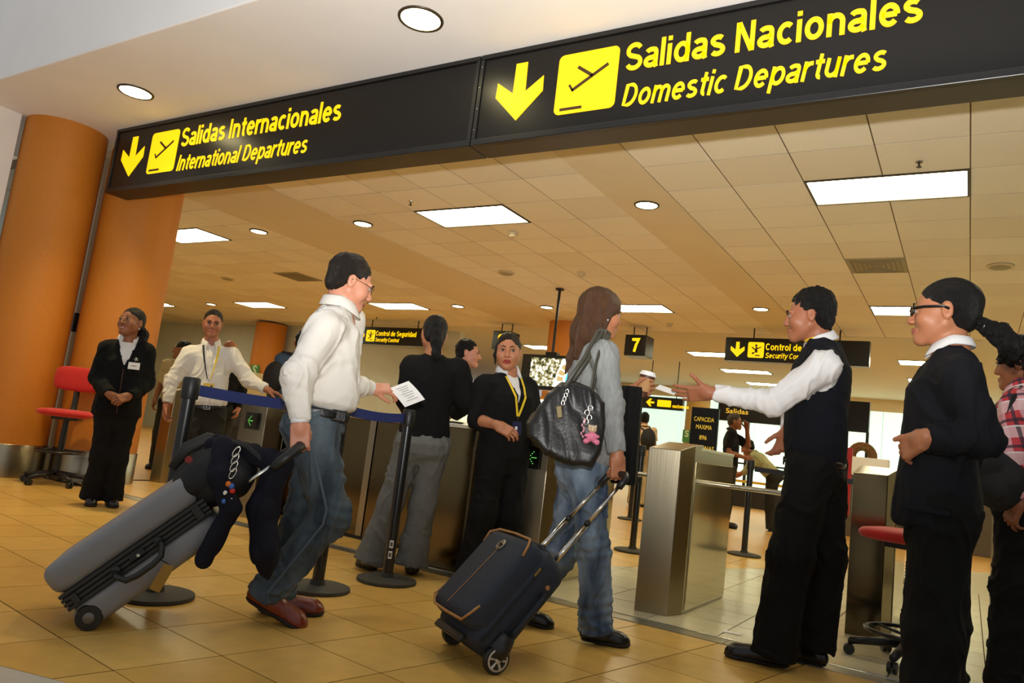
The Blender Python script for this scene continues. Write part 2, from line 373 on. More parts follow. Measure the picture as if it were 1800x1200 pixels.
def plane_icon(x0, z0, w, y, parent):
    t = MB().prism(rrect(0, w, 0, w*0.965, w*0.09), (x0, y, z0), X, Z, (0,-0.004,0)).build('flight_symbol', M_YEL, parent)
    b = MB(); yy = y-0.0045
    def bar(pts, wd):
        for p, q in zip(pts, pts[1:]):
            d = Vector((q[0]-p[0], q[1]-p[1])).normalized(); nx, nz = -d.y*wd/2, d.x*wd/2
            b.prism([(p[0]*w+nx*w, p[1]*w+nz*w), (q[0]*w+nx*w, q[1]*w+nz*w), (q[0]*w-nx*w, q[1]*w-nz*w), (p[0]*w-nx*w, p[1]*w-nz*w)], (x0, yy, z0), X, Z, (0,-0.002,0))
    bar([(0.27,0.36),(0.84,0.70)], 0.050)       # fuselage
    bar([(0.29,0.355),(0.22,0.46)], 0.036)      # tail
    bar([(0.60,0.55),(0.34,0.73)], 0.050)       # wing
    bar([(0.10,0.075),(0.47,0.075)], 0.045)     # runway
    b.build('aircraft_mark', M_ICOND, t)
YS = 3.85
def big_sign(x0, x1, label, l1, w1, l2, w2):
    t = thing('departures_sign', label, 'sign')
    MB().box(x0+.004, x1-.004, YS+0.006, YS+0.215, 2.79, 3.435).build('housing', M_SIGNH, t, bevel=0.006)
    MB().box(x0+.03, x1-.03, YS, YS+0.02, 2.83, 3.405).build('face_panel', M_SIGN, t, bevel=0.002)
    for z0, z1 in ((2.79, 2.832), (3.403, 3.435)):
        MB().box(x0+.004, x1-.004, YS-0.014, YS+0.02, z0, z1).build('frame_rail', M_BLACKM, t, bevel=0.004)
    for xa, xb in ((x0+.004, x0+.034), (x1-.034, x1-.004)):
        MB().box(xa, xb, YS-0.012, YS+0.02, 2.832, 3.403).build('frame_stile', M_BLACKM, t, bevel=0.003)
    for k in range(4):
        MB().lathe([(0.004, 0), (0.004, 0.003)], (x0+0.02, YS-0.012, 2.90+k*0.15), (0,-1,0), n=8).build('rivet', M_STEELB, t)
    arrow('arrow', x0+0.335, 3.13, YS, 1.0, t, M_YEL)
    plane_icon(x0+0.615, 2.925, 0.415, YS, t)
    sign_text(l1, (x0+1.075, YS, 3.145), X, Z, 0.178, w1, 0.004).build('text_line_spanish', M_YEL, t)
    sign_text(l2, (x0+1.075, YS, 2.915), X, Z, 0.150, w2, 0.004, weight=.15, shear=.20).build('text_line_english', M_YEL, t)
    return t
big_sign(-7.25, -2.92, 'long black sign reading Salidas Internacionales, International Departures in lit yellow', 'Salidas Internacionales', 1.985, 'International Departures', 1.66)
big_sign(-2.92, 1.41, 'long black sign reading Salidas Nacionales, Domestic Departures in lit yellow', 'Salidas Nacionales', 1.575, 'Domestic Departures', 1.42)

# ------------------------------------------------------------------ ceiling lights
def panel(x0, x1, y0, y1, label, group='fluorescent ceiling panels', z=ZC):
    t = thing('ceiling_panel_light', label, 'ceiling light', group=group)
    b = MB(); f = 0.022
    b.box(x0, x1, y0, y0+f, z-0.012, z+0.02); b.box(x0, x1, y1-f, y1, z-0.012, z+0.02); b.box(x0, x0+f, y0+f, y1-f, z-0.012, z+0.02); b.box(x1-f, x1, y0+f, y1-f, z-0.012, z+0.02)
    b.build('frame', M_RIM, t)
    MB().box(x0+f, x1-f, y0+f, y1-f, z-0.004, z+0.02).build('diffuser', M_PANEL, t)
pr, pm, pl = -2.515, -3.13, -8.35
ra, rb = YR[RA], YR[RB]
panel(pr+2*TX, pr+4*TX, ra, ra+TY, 'bright rectangular light panel over the officer in glasses')
panel(pm-4*TX, pm-2*TX, ra, ra+TY, 'bright rectangular light panel between two round downlights above the walking man')
panel(pl-4*TX, pl-2*TX, ra, ra+TY, 'light panel cut off by the orange column beside the departures sign')
panel(pr+6*TX, pr+7*TX, ra, ra+TY, 'narrow light panel at the outer edge of the tiled ceiling')
panel(pr+2*TX, pr+4*TX, rb, rb+TY, 'light panel partly hidden by the head of the officer in glasses')
panel(pr+6*TX, pr+7*TX, rb, rb+TY, 'small far light panel beside the outer wall')
panel(pm-4*TX, pm-2*TX, rb, rb+TY, 'light panel above the number seven sign')
panel(pl-4*TX, pl-2*TX, rb, rb+TY, 'light panel just in front of the walking man\'s face')
panel(pl-11*TX, pl-9*TX, rb, rb+TY, 'light panel above the man wearing a lanyard')
panel(pl-11*TX, pl-9*TX, ra, ra+TY, 'added light panel over the aisle, hidden by the orange columns')  # extra panel behind the columns, added to brighten the grey-green wall
panel(pl-18*TX, pl-16*TX, rb, rb+TY, 'added light panel at the end of the tiled ceiling, hidden by the orange columns')  # also added out of sight, for more light in this bay
FARL = ['far light panel just past the number seven sign', 'far light panel past the security sign behind the vest wearer', 'far light panel beside the hanging monitor', 'far light panel above the outstretched hand',
        'second far light panel past the security sign behind the vest wearer', 'far light panel behind the hanging monitor', 'far light panel behind the plaid person', 'farthest light panel above the far arrow sign', 'farthest light panel above the black shop front']
for k, (x, y) in enumerate([(-5.57, 16.3), (-1.295, 16.3), (-9.9, 16.3), (-5.57, 19.0), (-1.295, 19.0), (-9.9, 19.0), (2.0, 16.3), (-5.57, 21.6), (-1.295, 21.6)]):
    panel(x, x+2*TX, y, y+TY, FARL[k], 'far fluorescent panels')
def downlight(x, y, z, label, r=0.115, group='round downlights', beam_e=0, col=(1,1,1)):
    t = thing('downlight', label, 'ceiling light', group=group)
    MB().lathe([(r-0.012, -0.002), (r-0.004, -0.012), (r+0.008, -0.010), (r+0.012, 0.0), (r+0.012, 0.01)], (x, y, z), n=32, cap=False).build('rim', M_RIM, t, smooth=True)
    MB().lathe([(0.001, 0.0), (r-0.01, -0.003)], (x, y, z-0.003), n=32).build('lens', M_DOWN, t)
    if beam_e: beam(t, x, y, z, beam_e, col)
    return t
def beam(t, x, y, z, e, col):
    l = bpy.data.lights.new('downlight_beam', 'SPOT'); l.energy = e; l.color = col; l.spot_size = R_(105); l.spot_blend = .8; l.shadow_soft_size = .1
    o = bpy.data.objects.new('downlight_beam', l); COL.objects.link(o); o.parent = t; o.location = (x, y, z-.03)
downlight(-3.05, 3.33, ZS, 'large round downlight in the white soffit over the sign seam', 0.135, beam_e=25, col=(1,.95,.85))
downlight(-6.18, 3.36, ZS, 'round downlight in the white soffit near the orange column', 0.135, beam_e=110, col=(1,.78,.40))
zg = ZC-0.009
downlight(-2.83, 6.73, zg, 'round downlight in the plain ceiling strip near the big bright panel')
downlight(-6.62, 6.72, zg, 'round downlight above the head of the walking man')
downlight(-8.6, 6.74, zg, 'round downlight close to the light panel by the orange column')
downlight(-2.84, 11.63, zg, 'round downlight above the hand of the man in the vest')
downlight(-6.63, 11.63, zg, 'round downlight beside the long brown hair of the traveller')
downlight(-8.6, 11.61, zg, 'round downlight above the woman with a ponytail in black')
downlight(-16.16, 11.63, zg, 'small downlight above the man wearing a lanyard')
downlight(-18.07, 11.63, zg, 'small downlight close to the edge of the orange column')
M_VENT = mat('vent_grille', (158,146,110), 0.6)
def vent(x0, y0, label):
    t = thing('ceiling_vent', label, 'vent', group='ceiling vents')
    b = MB(); b.box(x0, x0+TX, y0, y0+TY, ZC-0.013, ZC); b.build('frame', M_VENT, t)
    for k in range(5):
        e = 0.05+0.05*k; b = MB(); w = 0.018
        for (xa, xb, ya, yb) in ((e, TX-e, e, e+w), (e, TX-e, TY-e-w, TY-e), (e, e+w, e+w, TY-e-w), (TX-e-w, TX-e, e+w, TY-e-w)):
            b.box(x0+xa, x0+xb, y0+ya, y0+yb, ZC-0.02, ZC-0.012)
        b.build('louvre', mat('vent_louvre', (142,130,94), 0.6), t)
vent(pr+2*TX, YR[row_at(8.93)], 'square air vent in the ceiling above the officer in glasses')
vent(pl-4*TX, YR[row_at(8.93)], 'square air vent in the ceiling behind the walking man\'s head')
M_DEV = mat('device_plastic', (206,190,152), 0.5)
def detector(x, y, label, r=0.06, h=0.05, dark=False):
    t = thing('smoke_detector' if not dark else 'ceiling_speaker', label, 'smoke detector' if not dark else 'speaker', group='ceiling devices')
    z = ZC-0.009
    if dark: MB().lathe([(0.13,0),(0.13,-0.008),(0.11,-0.014)], (x,y,z), n=24).build('rim', M_DEV, t, auto=40); MB().lathe([(0.105,-0.012),(0.09,-0.022)], (x,y,z), n=24).build('grille', M_VENT, t, auto=40)
    else: MB().lathe([(r,0),(r,-0.02),(r*0.9,-0.028)], (x,y,z), n=20).build('base', M_DEV, t, auto=40); MB().lathe([(r*0.72,-0.026),(r*0.72,-h),(r*0.5,-h-0.01)], (x,y,z), n=20).build('chamber', M_DEV, t, auto=40)
detector(-4.78, 7.37, 'smoke detector beside the bright panel above the walking man')
detector(-4.80, 9.30, 'smoke detector above the long brown hair of the traveller')
detector(-4.78, 12.99, 'smoke detector above the number seven sign')
detector(0.20, 9.33, 'round ceiling speaker above the officer\'s ponytail', dark=True)
detector(-6.02, 9.22, 'round ceiling speaker between the walking man and the traveller', dark=True)
detector(-12.48, 9.24, 'round ceiling speaker above the man wearing a lanyard', dark=True)
def sprinkler(x, y, label):
    t = thing('sprinkler_head', label, 'sprinkler', group='sprinkler heads'); z = ZC-0.009
    MB().lathe([(0.028,0),(0.026,-0.006)], (x,y,z), n=14).build('escutcheon', M_STEELB, t); b = MB()
    b.lathe([(0.008,0),(0.008,-0.04)], (x,y,z), n=8); b.lathe([(0.018,-0.04),(0.02,-0.044)], (x,y,z), n=10); b.build('nozzle', M_RIM, t)
sprinkler(-0.41, 6.19, 'sprinkler head in front of the big bright panel')
sprinkler(-5.36, 6.12, 'sprinkler head near the light panel above the walking man')
sprinkler(-11.86, 12.93, 'sprinkler head over the distant security control sign')

# ------------------------------------------------------------------ hanging signs deeper in the room
YH = 13.2
M_ROD = mat('sign_rod', (40,38,34), 0.4, 0.5)
M_SIGNB = mat('sign_edge_grey', (150,150,140), 0.4, 0.5)
def hang(x0, x1, z0, z1, t, y=YH, d=0.16):
    MB().box(x0, x1, y, y+d, z0, z1).build('housing', M_SIGN, t, bevel=0.006)
    MB().box(x0+.01, x1-.01, y+.01, y+d-.01, z0-0.012, z0).build('bottom_rail', M_SIGNB, t)
    for x in (x0+0.2*(x1-x0), x1-0.2*(x1-x0)):
        MB().lathe([(0.012, z1), (0.012, ZC-0.008)], (x, y+d/2, 0), n=8).build('rod', M_ROD, t)
def control_sign(x0, label):
    t = thing('security_control_sign', label, 'sign', group='hanging security signs')
    hang(x0, x0+2.34, 2.765, 3.18, t)
    arrow('arrow', x0+0.22, 2.965, YH, 0.68, t, M_YEL)
    ic = MB().prism(rrect(0, .275, 0, .275, .03), (x0+0.40, YH, 2.83), X, Z, (0,-0.004,0)).build('control_symbol', M_YEL, t)
    b = MB(); y = YH-0.0045; o = (x0+0.40, y, 2.83)
    b.prism([(.14+.022*math.cos(a), .215+.022*math.sin(a)) for a in [k*math.pi/5 for k in range(10)]], o, X, Z, (0,-.002,0))
    for q in ([(.06,.18),(.075,.195),(.15,.13),(.14,.11)], [(.13,.19),(.16,.19),(.17,.09),(.12,.09)], [(.16,.17),(.225,.20),(.23,.185),(.165,.15)], [(.13,.05),(.21,.05),(.21,.03),(.13,.03)], [(.07,.09),(.12,.10),(.12,.08),(.08,.05)]):
        b.prism(q, o, X, Z, (0,-.002,0))
    b.build('figure_mark', M_ICOND, ic)
    sign_text('Control de Seguridad', (x0+0.70, YH, 2.972), X, Z, 0.118, 1.22).build('text_line_spanish', M_YEL, t)
    sign_text('Security Control', (x0+0.70, YH, 2.832), X, Z, 0.095, 0.72, weight=.15, shear=.20).build('text_line_english', M_YEL, t)
control_sign(-12.75, 'small hanging black sign reading Control de Seguridad beside the woman with a ponytail')
control_sign(-3.79, 'hanging black sign reading Control de Seguridad behind the man in the vest')
control_sign(1.05, 'hanging black security sign showing a sliver of yellow behind the officer\'s ponytail')
def number_sign(x0, ch, label):
    t = thing('gate_number_sign', label, 'sign', group='hanging gate numbers')
    hang(x0, x0+0.43, 2.775, 3.175, t, d=0.40)
    sign_text(ch, (x0+0.215, YH, 2.845), X, Z, 0.26, None, weight=.2, align='CENTER').build('digit', M_YEL, t)
number_sign(-5.72, '7', 'black cube sign with a lit yellow number 7')
number_sign(-8.76, '8', 'black cube sign mostly hidden behind the talking woman\'s head')

# monitor on a ceiling pole
YT = 10.2
t = thing('hanging_monitor', 'wide black monitor on a ceiling pole showing a bright scene beside the talking woman', 'monitor')
MB().box(-6.15, -5.08, YT, YT+0.09, 1.735, 2.29).build('casing', M_BLACKP, t, bevel=0.01)
MB().lathe([(0.022, 2.27), (0.022, ZC-0.01)], (-5.64, YT+0.05, 0), n=12).build('pole', M_BLACKM, t)
MB().box(-5.74, -5.54, YT+0.0, YT+0.11, 2.27, 2.34).build('bracket', M_BLACKM, t, bevel=0.006)
MB().lathe([(0.07, ZC-0.03), (0.07, ZC-0.009)], (-5.64, YT+0.05, 0), n=16).build('ceiling_plate', M_BLACKM, t)
def screen_mat():
    m = bpy.data.materials.new('monitor_picture'); m.use_nodes = True; nt = m.node_tree; n = nt.nodes; L = nt.links.new; b = n['Principled BSDF']
    tc = n.new('ShaderNodeTexCoord'); ns = n.new('ShaderNodeTexNoise'); ns.inputs['Scale'].default_value = 22; ns.inputs['Detail'].default_value = 5; L(tc.outputs['Object'], ns.inputs['Vector'])
    cr = n.new('ShaderNodeValToRGB'); e = cr.color_ramp.elements; e[0].position = .38; e[0].color = (*lin((20,34,20)), 1); e[1].position = .62; e[1].color = (*lin((250,250,245)), 1)
    k = e.new(.5); k.color = (*lin((150,140,90)), 1); L(ns.outputs['Fac'], cr.inputs[0])
    b.inputs['Base Color'].default_value = (0.02, 0.02, 0.02, 1); L(cr.outputs[0], b.inputs['Emission Color']); b.inputs['Emission Strength'].default_value = 1.0; return m
sx0, sz0 = -5.98, 1.80
sc = MB().prism([(0,0),(.86,0),(.86,.44),(0,.44)], (sx0, YT, sz0), X, Z, (0,-.003,0)).build('screen', screen_mat(), t)
M_CY = mat('screen_cyan', (40,190,220), 0.5, emit=(60,200,230), estr=1.0); M_SW = mat('screen_white', (240,245,245), 0.5, emit=(240,248,248), estr=1.1); M_ST = mat('screen_tan', (170,150,100), 0.5, emit=(176,156,104), estr=0.7)
def arc(r0, r1, a0, a1, cx, cz, n=10):
    return [(cx+r1*math.cos(R_(a0+(a1-a0)*i/n)), cz+r1*math.sin(R_(a0+(a1-a0)*i/n))) for i in range(n+1)]+[(cx+r0*math.cos(R_(a1-(a1-a0)*i/n)), cz+r0*math.sin(R_(a1-(a1-a0)*i/n))) for i in range(n+1)]
MB().prism([(.42,0),(.86,0),(.86,.44),(.56,.44)], (sx0, YT-.003, sz0), X, Z, (0,-.001,0)).build('picture_light_arch', M_SW, sc)
for k in range(4): MB().prism(arc(.26, .37, 118+k*17, 131+k*17, .86, .10, 4), (sx0, YT-.004, sz0), X, Z, (0,-.001,0)).build('picture_arch_panel', M_ST, sc)
MB().prism(arc(0.02, .22, 90, 200, .86, .12), (sx0, YT-.004, sz0), X, Z, (0,-.001,0)).build('picture_blue_sky', M_CY, sc)
# board below the monitor that glows white
t = thing('lit_notice_panel', 'tall white lit panel under the monitor beside the talking woman', 'notice panel')
MB().box(-6.9, -6.0, 12.15, 12.23, 0.0, 1.78).build('frame', mat('ochre_frame', (180,120,40), 0.6), t, bevel=0.01)
MB().box(-6.83, -6.07, 12.13, 12.15, 0.4, 1.72).build('lit_face', mat('lit_face', (240,250,246), 0.4, emit=(235,252,246), estr=1.4), t)

# capacity board
t = thing('capacity_board', 'tall black board with yellow lettering reading CAPACIDA MAXIMA 896 PERSONAS', 'sign')
YB = 8.6
MB().box(-2.80, -2.48, YB, YB+0.04, 0.62, 1.535).build('board', M_SIGN, t, bevel=0.004)
MB().lathe([(0.02, 0.03), (0.02, 0.64)], (-2.64, YB+0.02, 0), n=10).build('post', M_BLACKM, t)
MB().lathe([(0.16, 0), (0.16, 0.015), (0.03, 0.03)], (-2.64, YB+0.02, 0), n=24).build('foot', M_BLACKM, t, auto=40)
M_YT = mat('board_yellow_glow', (250,216,70), 0.5, emit=(250,210,60), estr=.12)  # slight emission brightens the letters; they are not a lamp
for s, z, w, dx in (('CAPACIDA', 1.375, 0.235, -.005), ('MAXIMA', 1.285, 0.185, .0), ('896', 1.165, 0.085, .0), ('PERSONAS', 1.045, 0.27, 0)):
    text_mb(s, (-2.64+dx, YB, z), X, Z, 0.05, w, 0.002, bold=0.0, align='CENTER').build('lettering', M_YT, t)
# ------------------------------------------------------------------ people: bodies and clothes grown from distance fields
F32 = np.float32
def A(*v): return np.array(v if len(v) > 1 else v[0], F32)
def nrm(v): v = np.asarray(v, F32); return v/max(1e-9, float(np.linalg.norm(v)))
def rc(P, a, b, r1, r2):
    """tapered capsule"""
    a, b = A(a), A(b); ba = b-a; pa = P-a; t = np.clip(pa@ba/max(1e-9, float(ba@ba)), 0, 1)
    return np.sqrt(((pa-t[:,None]*ba)**2).sum(1))-(r1+(r2-r1)*t)
def chain(P, pts, rs, k=0.0):
    d = None
    for i in range(len(pts)-1):
        e = rc(P, pts[i], pts[i+1], rs[i], rs[i+1]); d = e if d is None else (np.minimum(d, e) if k == 0 else smin(d, e, k))
    return d
def el(P, c, r, R=None):
    q = P-A(c)
    if R is not None: q = q@np.asarray(R, F32).T
    r = A(r); k0 = np.sqrt(((q/r)**2).sum(1)); k1 = np.sqrt(((q/(r*r))**2).sum(1)); return k0*(k0-1)/np.maximum(k1, 1e-6)
def smin(a, b, k):
    h = np.clip(0.5+0.5*(b-a)/k, 0, 1); return b*(1-h)+a*h-k*h*(1-h)
def smax(a, b, k): return -smin(-a, -b, k)
def vnoise(P, seed=0):
    i = np.floor(P).astype(np.int64); f = (P-i).astype(F32); f = f*f*(3-2*f); out = np.zeros(len(P), F32)
    for dx in (0, 1):
        for dy in (0, 1):
            for dz in (0, 1):
                h = ((i[:,0]+dx)*73856093) ^ ((i[:,1]+dy)*19349663) ^ ((i[:,2]+dz)*83492791) ^ (seed*2654435761)
                h = (h ^ (h >> 13))*1274126177 & 0xffffffff; h = (h ^ (h >> 16)) & 0xffff
                w = (f[:,0] if dx else 1-f[:,0])*(f[:,1] if dy else 1-f[:,1])*(f[:,2] if dz else 1-f[:,2])
                out += w*(h.astype(F32)/32767.5-1)
    return out
def polygonize(fn, lo, hi, h):
    """sparse surface nets of fn over the box lo..hi, cell size h -> verts, quads"""
    B = 4; lo = A(lo); hi = A(hi); m = np.maximum(1, np.ceil((hi-lo)/(h*B)).astype(int)); n = m*B+1
    cg = np.stack(np.meshgrid(*[np.arange(k) for k in m], indexing='ij'), -1).reshape(-1, 3)
    dc = fn((lo+(cg+0.5)*h*B).astype(F32))
    D = np.repeat(np.repeat(np.repeat(np.where(dc < 0, -1., 1.).astype(F32).reshape(m), B, 0), B, 1), B, 2)
    D = np.pad(D, ((0,1),(0,1),(0,1)), mode='edge')
    act = cg[np.abs(dc) < h*B*1.6]
    if len(act) == 0: return np.zeros((0,3)), np.zeros((0,4), int)
    off = np.stack(np.meshgrid(*[np.arange(B+1)]*3, indexing='ij'), -1).reshape(-1, 3)
    idx = (act[:,None,:]*B+off[None]).reshape(-1, 3); flat = np.unique((idx[:,0]*n[1]+idx[:,1])*n[2]+idx[:,2])
    ix = np.stack([flat//(n[1]*n[2]), (flat//n[2]) % n[1], flat % n[2]], 1)
    D[ix[:,0], ix[:,1], ix[:,2]] = fn((lo+ix*h).astype(F32))
    D[[0,-1],:,:] = np.maximum(D[[0,-1],:,:], 1e-3); D[:,[0,-1],:] = np.maximum(D[:,[0,-1],:], 1e-3); D[:,:,[0,-1]] = np.maximum(D[:,:,[0,-1]], 1e-3)
    S = D < 0; c = n-1
    cnt = sum(S[dx:dx+c[0], dy:dy+c[1], dz:dz+c[2]].astype(np.int8) for dx in (0,1) for dy in (0,1) for dz in (0,1))
    cell = np.argwhere((cnt > 0) & (cnt < 8)); ids = -np.ones(c, int); ids[cell[:,0], cell[:,1], cell[:,2]] = np.arange(len(cell))
    acc = np.zeros((len(cell), 3)); num = np.zeros(len(cell)); cor = [(x,y,z) for x in (0,1) for y in (0,1) for z in (0,1)]
    vals = {q: D[cell[:,0]+q[0], cell[:,1]+q[1], cell[:,2]+q[2]] for q in cor}
    for a in cor:
        for ax in range(3):
            if a[ax]: continue
            b = list(a); b[ax] = 1; b = tuple(b); va, vb = vals[a], vals[b]; mk = (va < 0) != (vb < 0); t = np.zeros(len(va)); t[mk] = va[mk]/(va[mk]-vb[mk])
            p = np.tile(np.array(a, float), (len(va), 1)); p[:,ax] += t; acc[mk] += p[mk]; num += mk
    V = lo+(cell+acc/num[:,None])*h; Q = []
    for ax in range(3):
        u, w = (ax+1) % 3, (ax+2) % 3
        sl0 = [slice(1, c[k]) for k in range(3)]; sl1 = list(sl0); sl0[ax] = slice(0, c[ax]); sl1[ax] = slice(1, c[ax]+1)
        s0, s1 = S[tuple(sl0)], S[tuple(sl1)]; e = np.argwhere(s0 != s1)
        if not len(e): continue
        base = e.copy(); base[:,u] += 1; base[:,w] += 1
        def cid(du, dw):
            q = base.copy(); q[:,u] -= du; q[:,w] -= dw; return ids[q[:,0], q[:,1], q[:,2]]
        q = np.stack([cid(1,1), cid(0,1), cid(0,0), cid(1,0)], 1); fl = ~s0[e[:,0], e[:,1], e[:,2]]
        q[fl] = q[fl][:, ::-1]; Q.append(q)
    Q = np.concatenate(Q); Q = Q[(Q >= 0).all(1)]
    # one relaxing pass keeps the shape and evens the quads
    Nn = np.zeros_like(V); k = np.zeros(len(V))
    for a in range(4):
        for b in (1, 3): np.add.at(Nn, Q[:,a], V[Q[:,(a+b) % 4]]); np.add.at(k, Q[:,a], 1)
    V = V*0.55+0.45*Nn/np.maximum(k, 1)[:,None]
    return V, Q
class Soup:
    def __init__(s): s.v = []; s.q = []; s.n = 0; s.mi = []
    def add(s, V, Q, mi=0):
        s.v.append(np.asarray(V, float)); s.q.append(np.asarray(Q)+s.n); s.n += len(V)
        s.mi.append(np.full(len(Q), mi) if np.isscalar(mi) else np.asarray(mi)); return s
    def build(s, name, mats, parent, smooth=True):
        V = np.concatenate(s.v); Q = np.concatenate(s.q); me = bpy.data.meshes.new(name)
        me.vertices.add(len(V)); me.vertices.foreach_set('co', V.astype(F32).ravel())
        me.loops.add(len(Q)*4); me.loops.foreach_set('vertex_index', Q.astype(np.int32).ravel())
        me.polygons.add(len(Q)); me.polygons.foreach_set('loop_start', np.arange(len(Q), dtype=np.int32)*4); me.polygons.foreach_set('loop_total', np.full(len(Q), 4, np.int32))
        for m in (mats if isinstance(mats, (list, tuple)) else [mats]): me.materials.append(m)
        me.polygons.foreach_set('material_index', np.concatenate(s.mi).astype(np.int32)); me.update(calc_edges=True); me.validate()
        me.polygons.foreach_set('use_smooth', [smooth]*len(me.polygons))
        o = bpy.data.objects.new(name, me); COL.objects.link(o); o.parent = parent; return o
def grow(name, fn, pts, pad, h, mats, parent, smooth=True, mi=None):
    pts = np.array(pts); V, Q = polygonize(fn, pts.min(0)-pad, pts.max(0)+pad, h)
    s = Soup(); s.add(V, Q, 0 if mi is None else mi(V[Q].mean(1))); return s.build(name, mats, parent, smooth)

def frame(f, upv=(0,0,1), roll=0.0):
    """rows: right, forward, up"""
    f = nrm(f); r = nrm(np.cross(f, A(*upv))); u = np.cross(r, f); c, s = math.cos(roll), math.sin(roll)
    return np.array([r*c+u*s, f, u*c-r*s], F32)
def yaw_dir(deg, pitch=0):
    a, p = R_(deg), R_(pitch); return A(math.sin(a)*math.cos(p), math.cos(a)*math.cos(p), math.sin(p))

# ---- head
def head_sdf(Q, fem=False, jaw=1.0, mouth=0.0):
    """Q in head units (metres for a 0.225 m head): x right, y forward, z up, origin between the ears at eye level"""
    S = Q.copy(); S[:,0] = np.abs(S[:,0])
    d = el(S, (0,-.018,.032), (.074,.094,.083))
    d = smin(d, el(S, (0,.026,-.028), (.060*jaw,.063,.082)), .03)
    d = smin(d, rc(S, (.050*jaw,-.004,-.048), (.012,.066,-.098), .020, .017), .03)
    d = smin(d, el(S, (0,.072,-.096), (.020,.020,.019)), .022)
    d = smin(d, el(S, (.044,.058,-.030), (.020,.022,.022)), .03)
    if not fem: d = smin(d, rc(S, (.044,.079,.020), (.010,.089,.018), .008, .008), .014)
    d = smax(d, -el(S, (.031,.099,.002), (.0185,.0165,.0125)), .014)
    d = smin(d, rc(S, (0,.086,.010), (0,.1035 if fem else .1065,-.031), .007, .0108), .013)
    d = smin(d, el(S, (.0115,.0985,-.035), (.0085,.010,.0075)), .007)
    lipr = .0052 if not fem else .0062; g = mouth
    d = smin(d, rc(S, (.021,.083,-.066+g*.2), (.005,.0935,-.0615+g*.4), .0035, lipr), .006)
    d = smin(d, rc(S, (.020,.083,-.069-g*.5), (0,.0925,-.0735-g), .0035, lipr*1.15), .006)
    if mouth: d = smax(d, -el(S, (0,.094,-.068-g*.3), (.014,.010,.0022+g*.7)), .003)
    # lids
    d = smin(d, rc(S, (.0475,.0795,.002), (.032,.0895,.0095), .0025, .003), .003)
    d = smin(d, rc(S, (.032,.0895,.0095), (.0175,.0855,.0015), .003, .0025), .003)
    d = smin(d, rc(S, (.046,.080,-.002), (.020,.0855,-.0065), .0024, .0024), .003)
    # ear
    e = el(S, (.0765,-.012,-.008), (.0085,.0185,.031)); e = smax(e, -el(S, (.086,-.008,-.004), (.008,.010,.018)), .004)
    return smin(d, e, .008)
def hair_short(Q, seed, high=.0, side=1.0, rough=.004, top=.0):
    S = Q.copy(); S[:,0] = np.abs(S[:,0])
    d = el(S, (0,-.0255,.040+top*.5), (.0790*side,.0985,.0870+top))
    d = smin(d, el(S, (0,-.050,-.022), (.068,.062,.058)), .02)
    d = smax(d, -el(S, (0,.112,.000+high), (.077,.074,.098)), .006)
    d = smax(d, -el(S, (.083,.006,-.022), (.030,.027,.040)), .008)
    d = smax(d, -(S[:,2]+.078+.25*np.minimum(0, S[:,1]+.02)*0), .008)
    d = smax(d, (S[:,1]-.055)-.9*np.maximum(S[:,2]+.0,-.02), .01)
    return d+rough*vnoise(S*A(150,60,70), seed)+rough*1.2*vnoise(Q*A(55,40,40), seed+3)-rough*1.6*np.clip((Q[:,2]-.07)/.04, 0, 1)*np.abs(vnoise(Q*A(95,95,20), seed+4))
def hair_back(Q, seed, rough=.0022):
    """combed back smooth over the skull"""
    S = Q.copy(); S[:,0] = np.abs(S[:,0])
    d = el(S, (0,-.0245,.036), (.0785,.1005,.0880))
    d = smin(d, el(S, (0,-.052,-.020), (.068,.060,.056)), .02)
    d = smax(d, -el(S, (0,.108,-.012), (.078,.068,.100)), .006)
    d = smax(d, -el(S, (.083,.004,-.028), (.028,.024,.036)), .006)
    d = smax(d, -(S[:,2]+.070-.30*(S[:,1]+.05)), .01)
    return d+rough*vnoise(Q*A(190,24,60), seed)

# ---- hand: wrist at origin, fingers +y, back of the hand +z, thumb at +x*side
def hand_sdf(Q, side, curl, spread=4.0, thumb=(0.55,0.62,-0.35), thumb_bend=20, cup=0.0):
    S = Q.copy(); S[:,0] *= side
    q = np.abs(S-A(0.0,.052,-.001))-A(.031,.040,.006); d = np.sqrt((np.maximum(q, 0)**2).sum(1))+np.minimum(q.max(1), 0)-.0075
    d = smin(d, rc(S, (0,-.02,0), (0,.02,0), .024, .026), .02)
    d = smin(d, el(S, (.020,.030,-.009), (.016,.028,.014)), .012)
    specs = [(.029,.092,.070,.0090), (.0095,.096,.079,.0092), (-.0105,.093,.073,.0088), (-.0295,.085,.056,.0078)]
    fd = None
    for i, (x, y, L, r) in enumerate(specs):
        c = curl[i]; p = A(x, y-.012, 0); ang = 0.0; sp = R_(spread*(1.5-i)); pts = [p]; ln = (.45, .30, .25)
        for s, bnd in zip(ln, (c*0.8, c*1.15, c*0.75)):
            ang += R_(bnd); dv = A(math.sin(sp)*math.cos(ang), math.cos(sp)*math.cos(ang), -math.sin(ang)); p = p+dv*(L*s+(.012 if s == .45 else 0)); pts.append(p)
        e = chain(S, pts, [r*1.04, r*.98, r*.90, r*.78], .002); fd = e if fd is None else np.minimum(fd, e)
    t = nrm(thumb); p0 = A(.020,.018,-.006); p1 = p0+t*.038; b = R_(thumb_bend); t2 = nrm(A(t[0]*math.cos(b)-.5*math.sin(b), t[1]*math.cos(b)+.6*math.sin(b), t[2]-.2*math.sin(b))); p2 = p1+t2*.032; p3 = p2+nrm(t2+A(-.15,.1,0))*.024
    td = chain(S, [p0, p1, p2, p3], [.0155, .0112, .0102, .0085], .004)
    return smin(smin(d, fd, .006), td, .008)
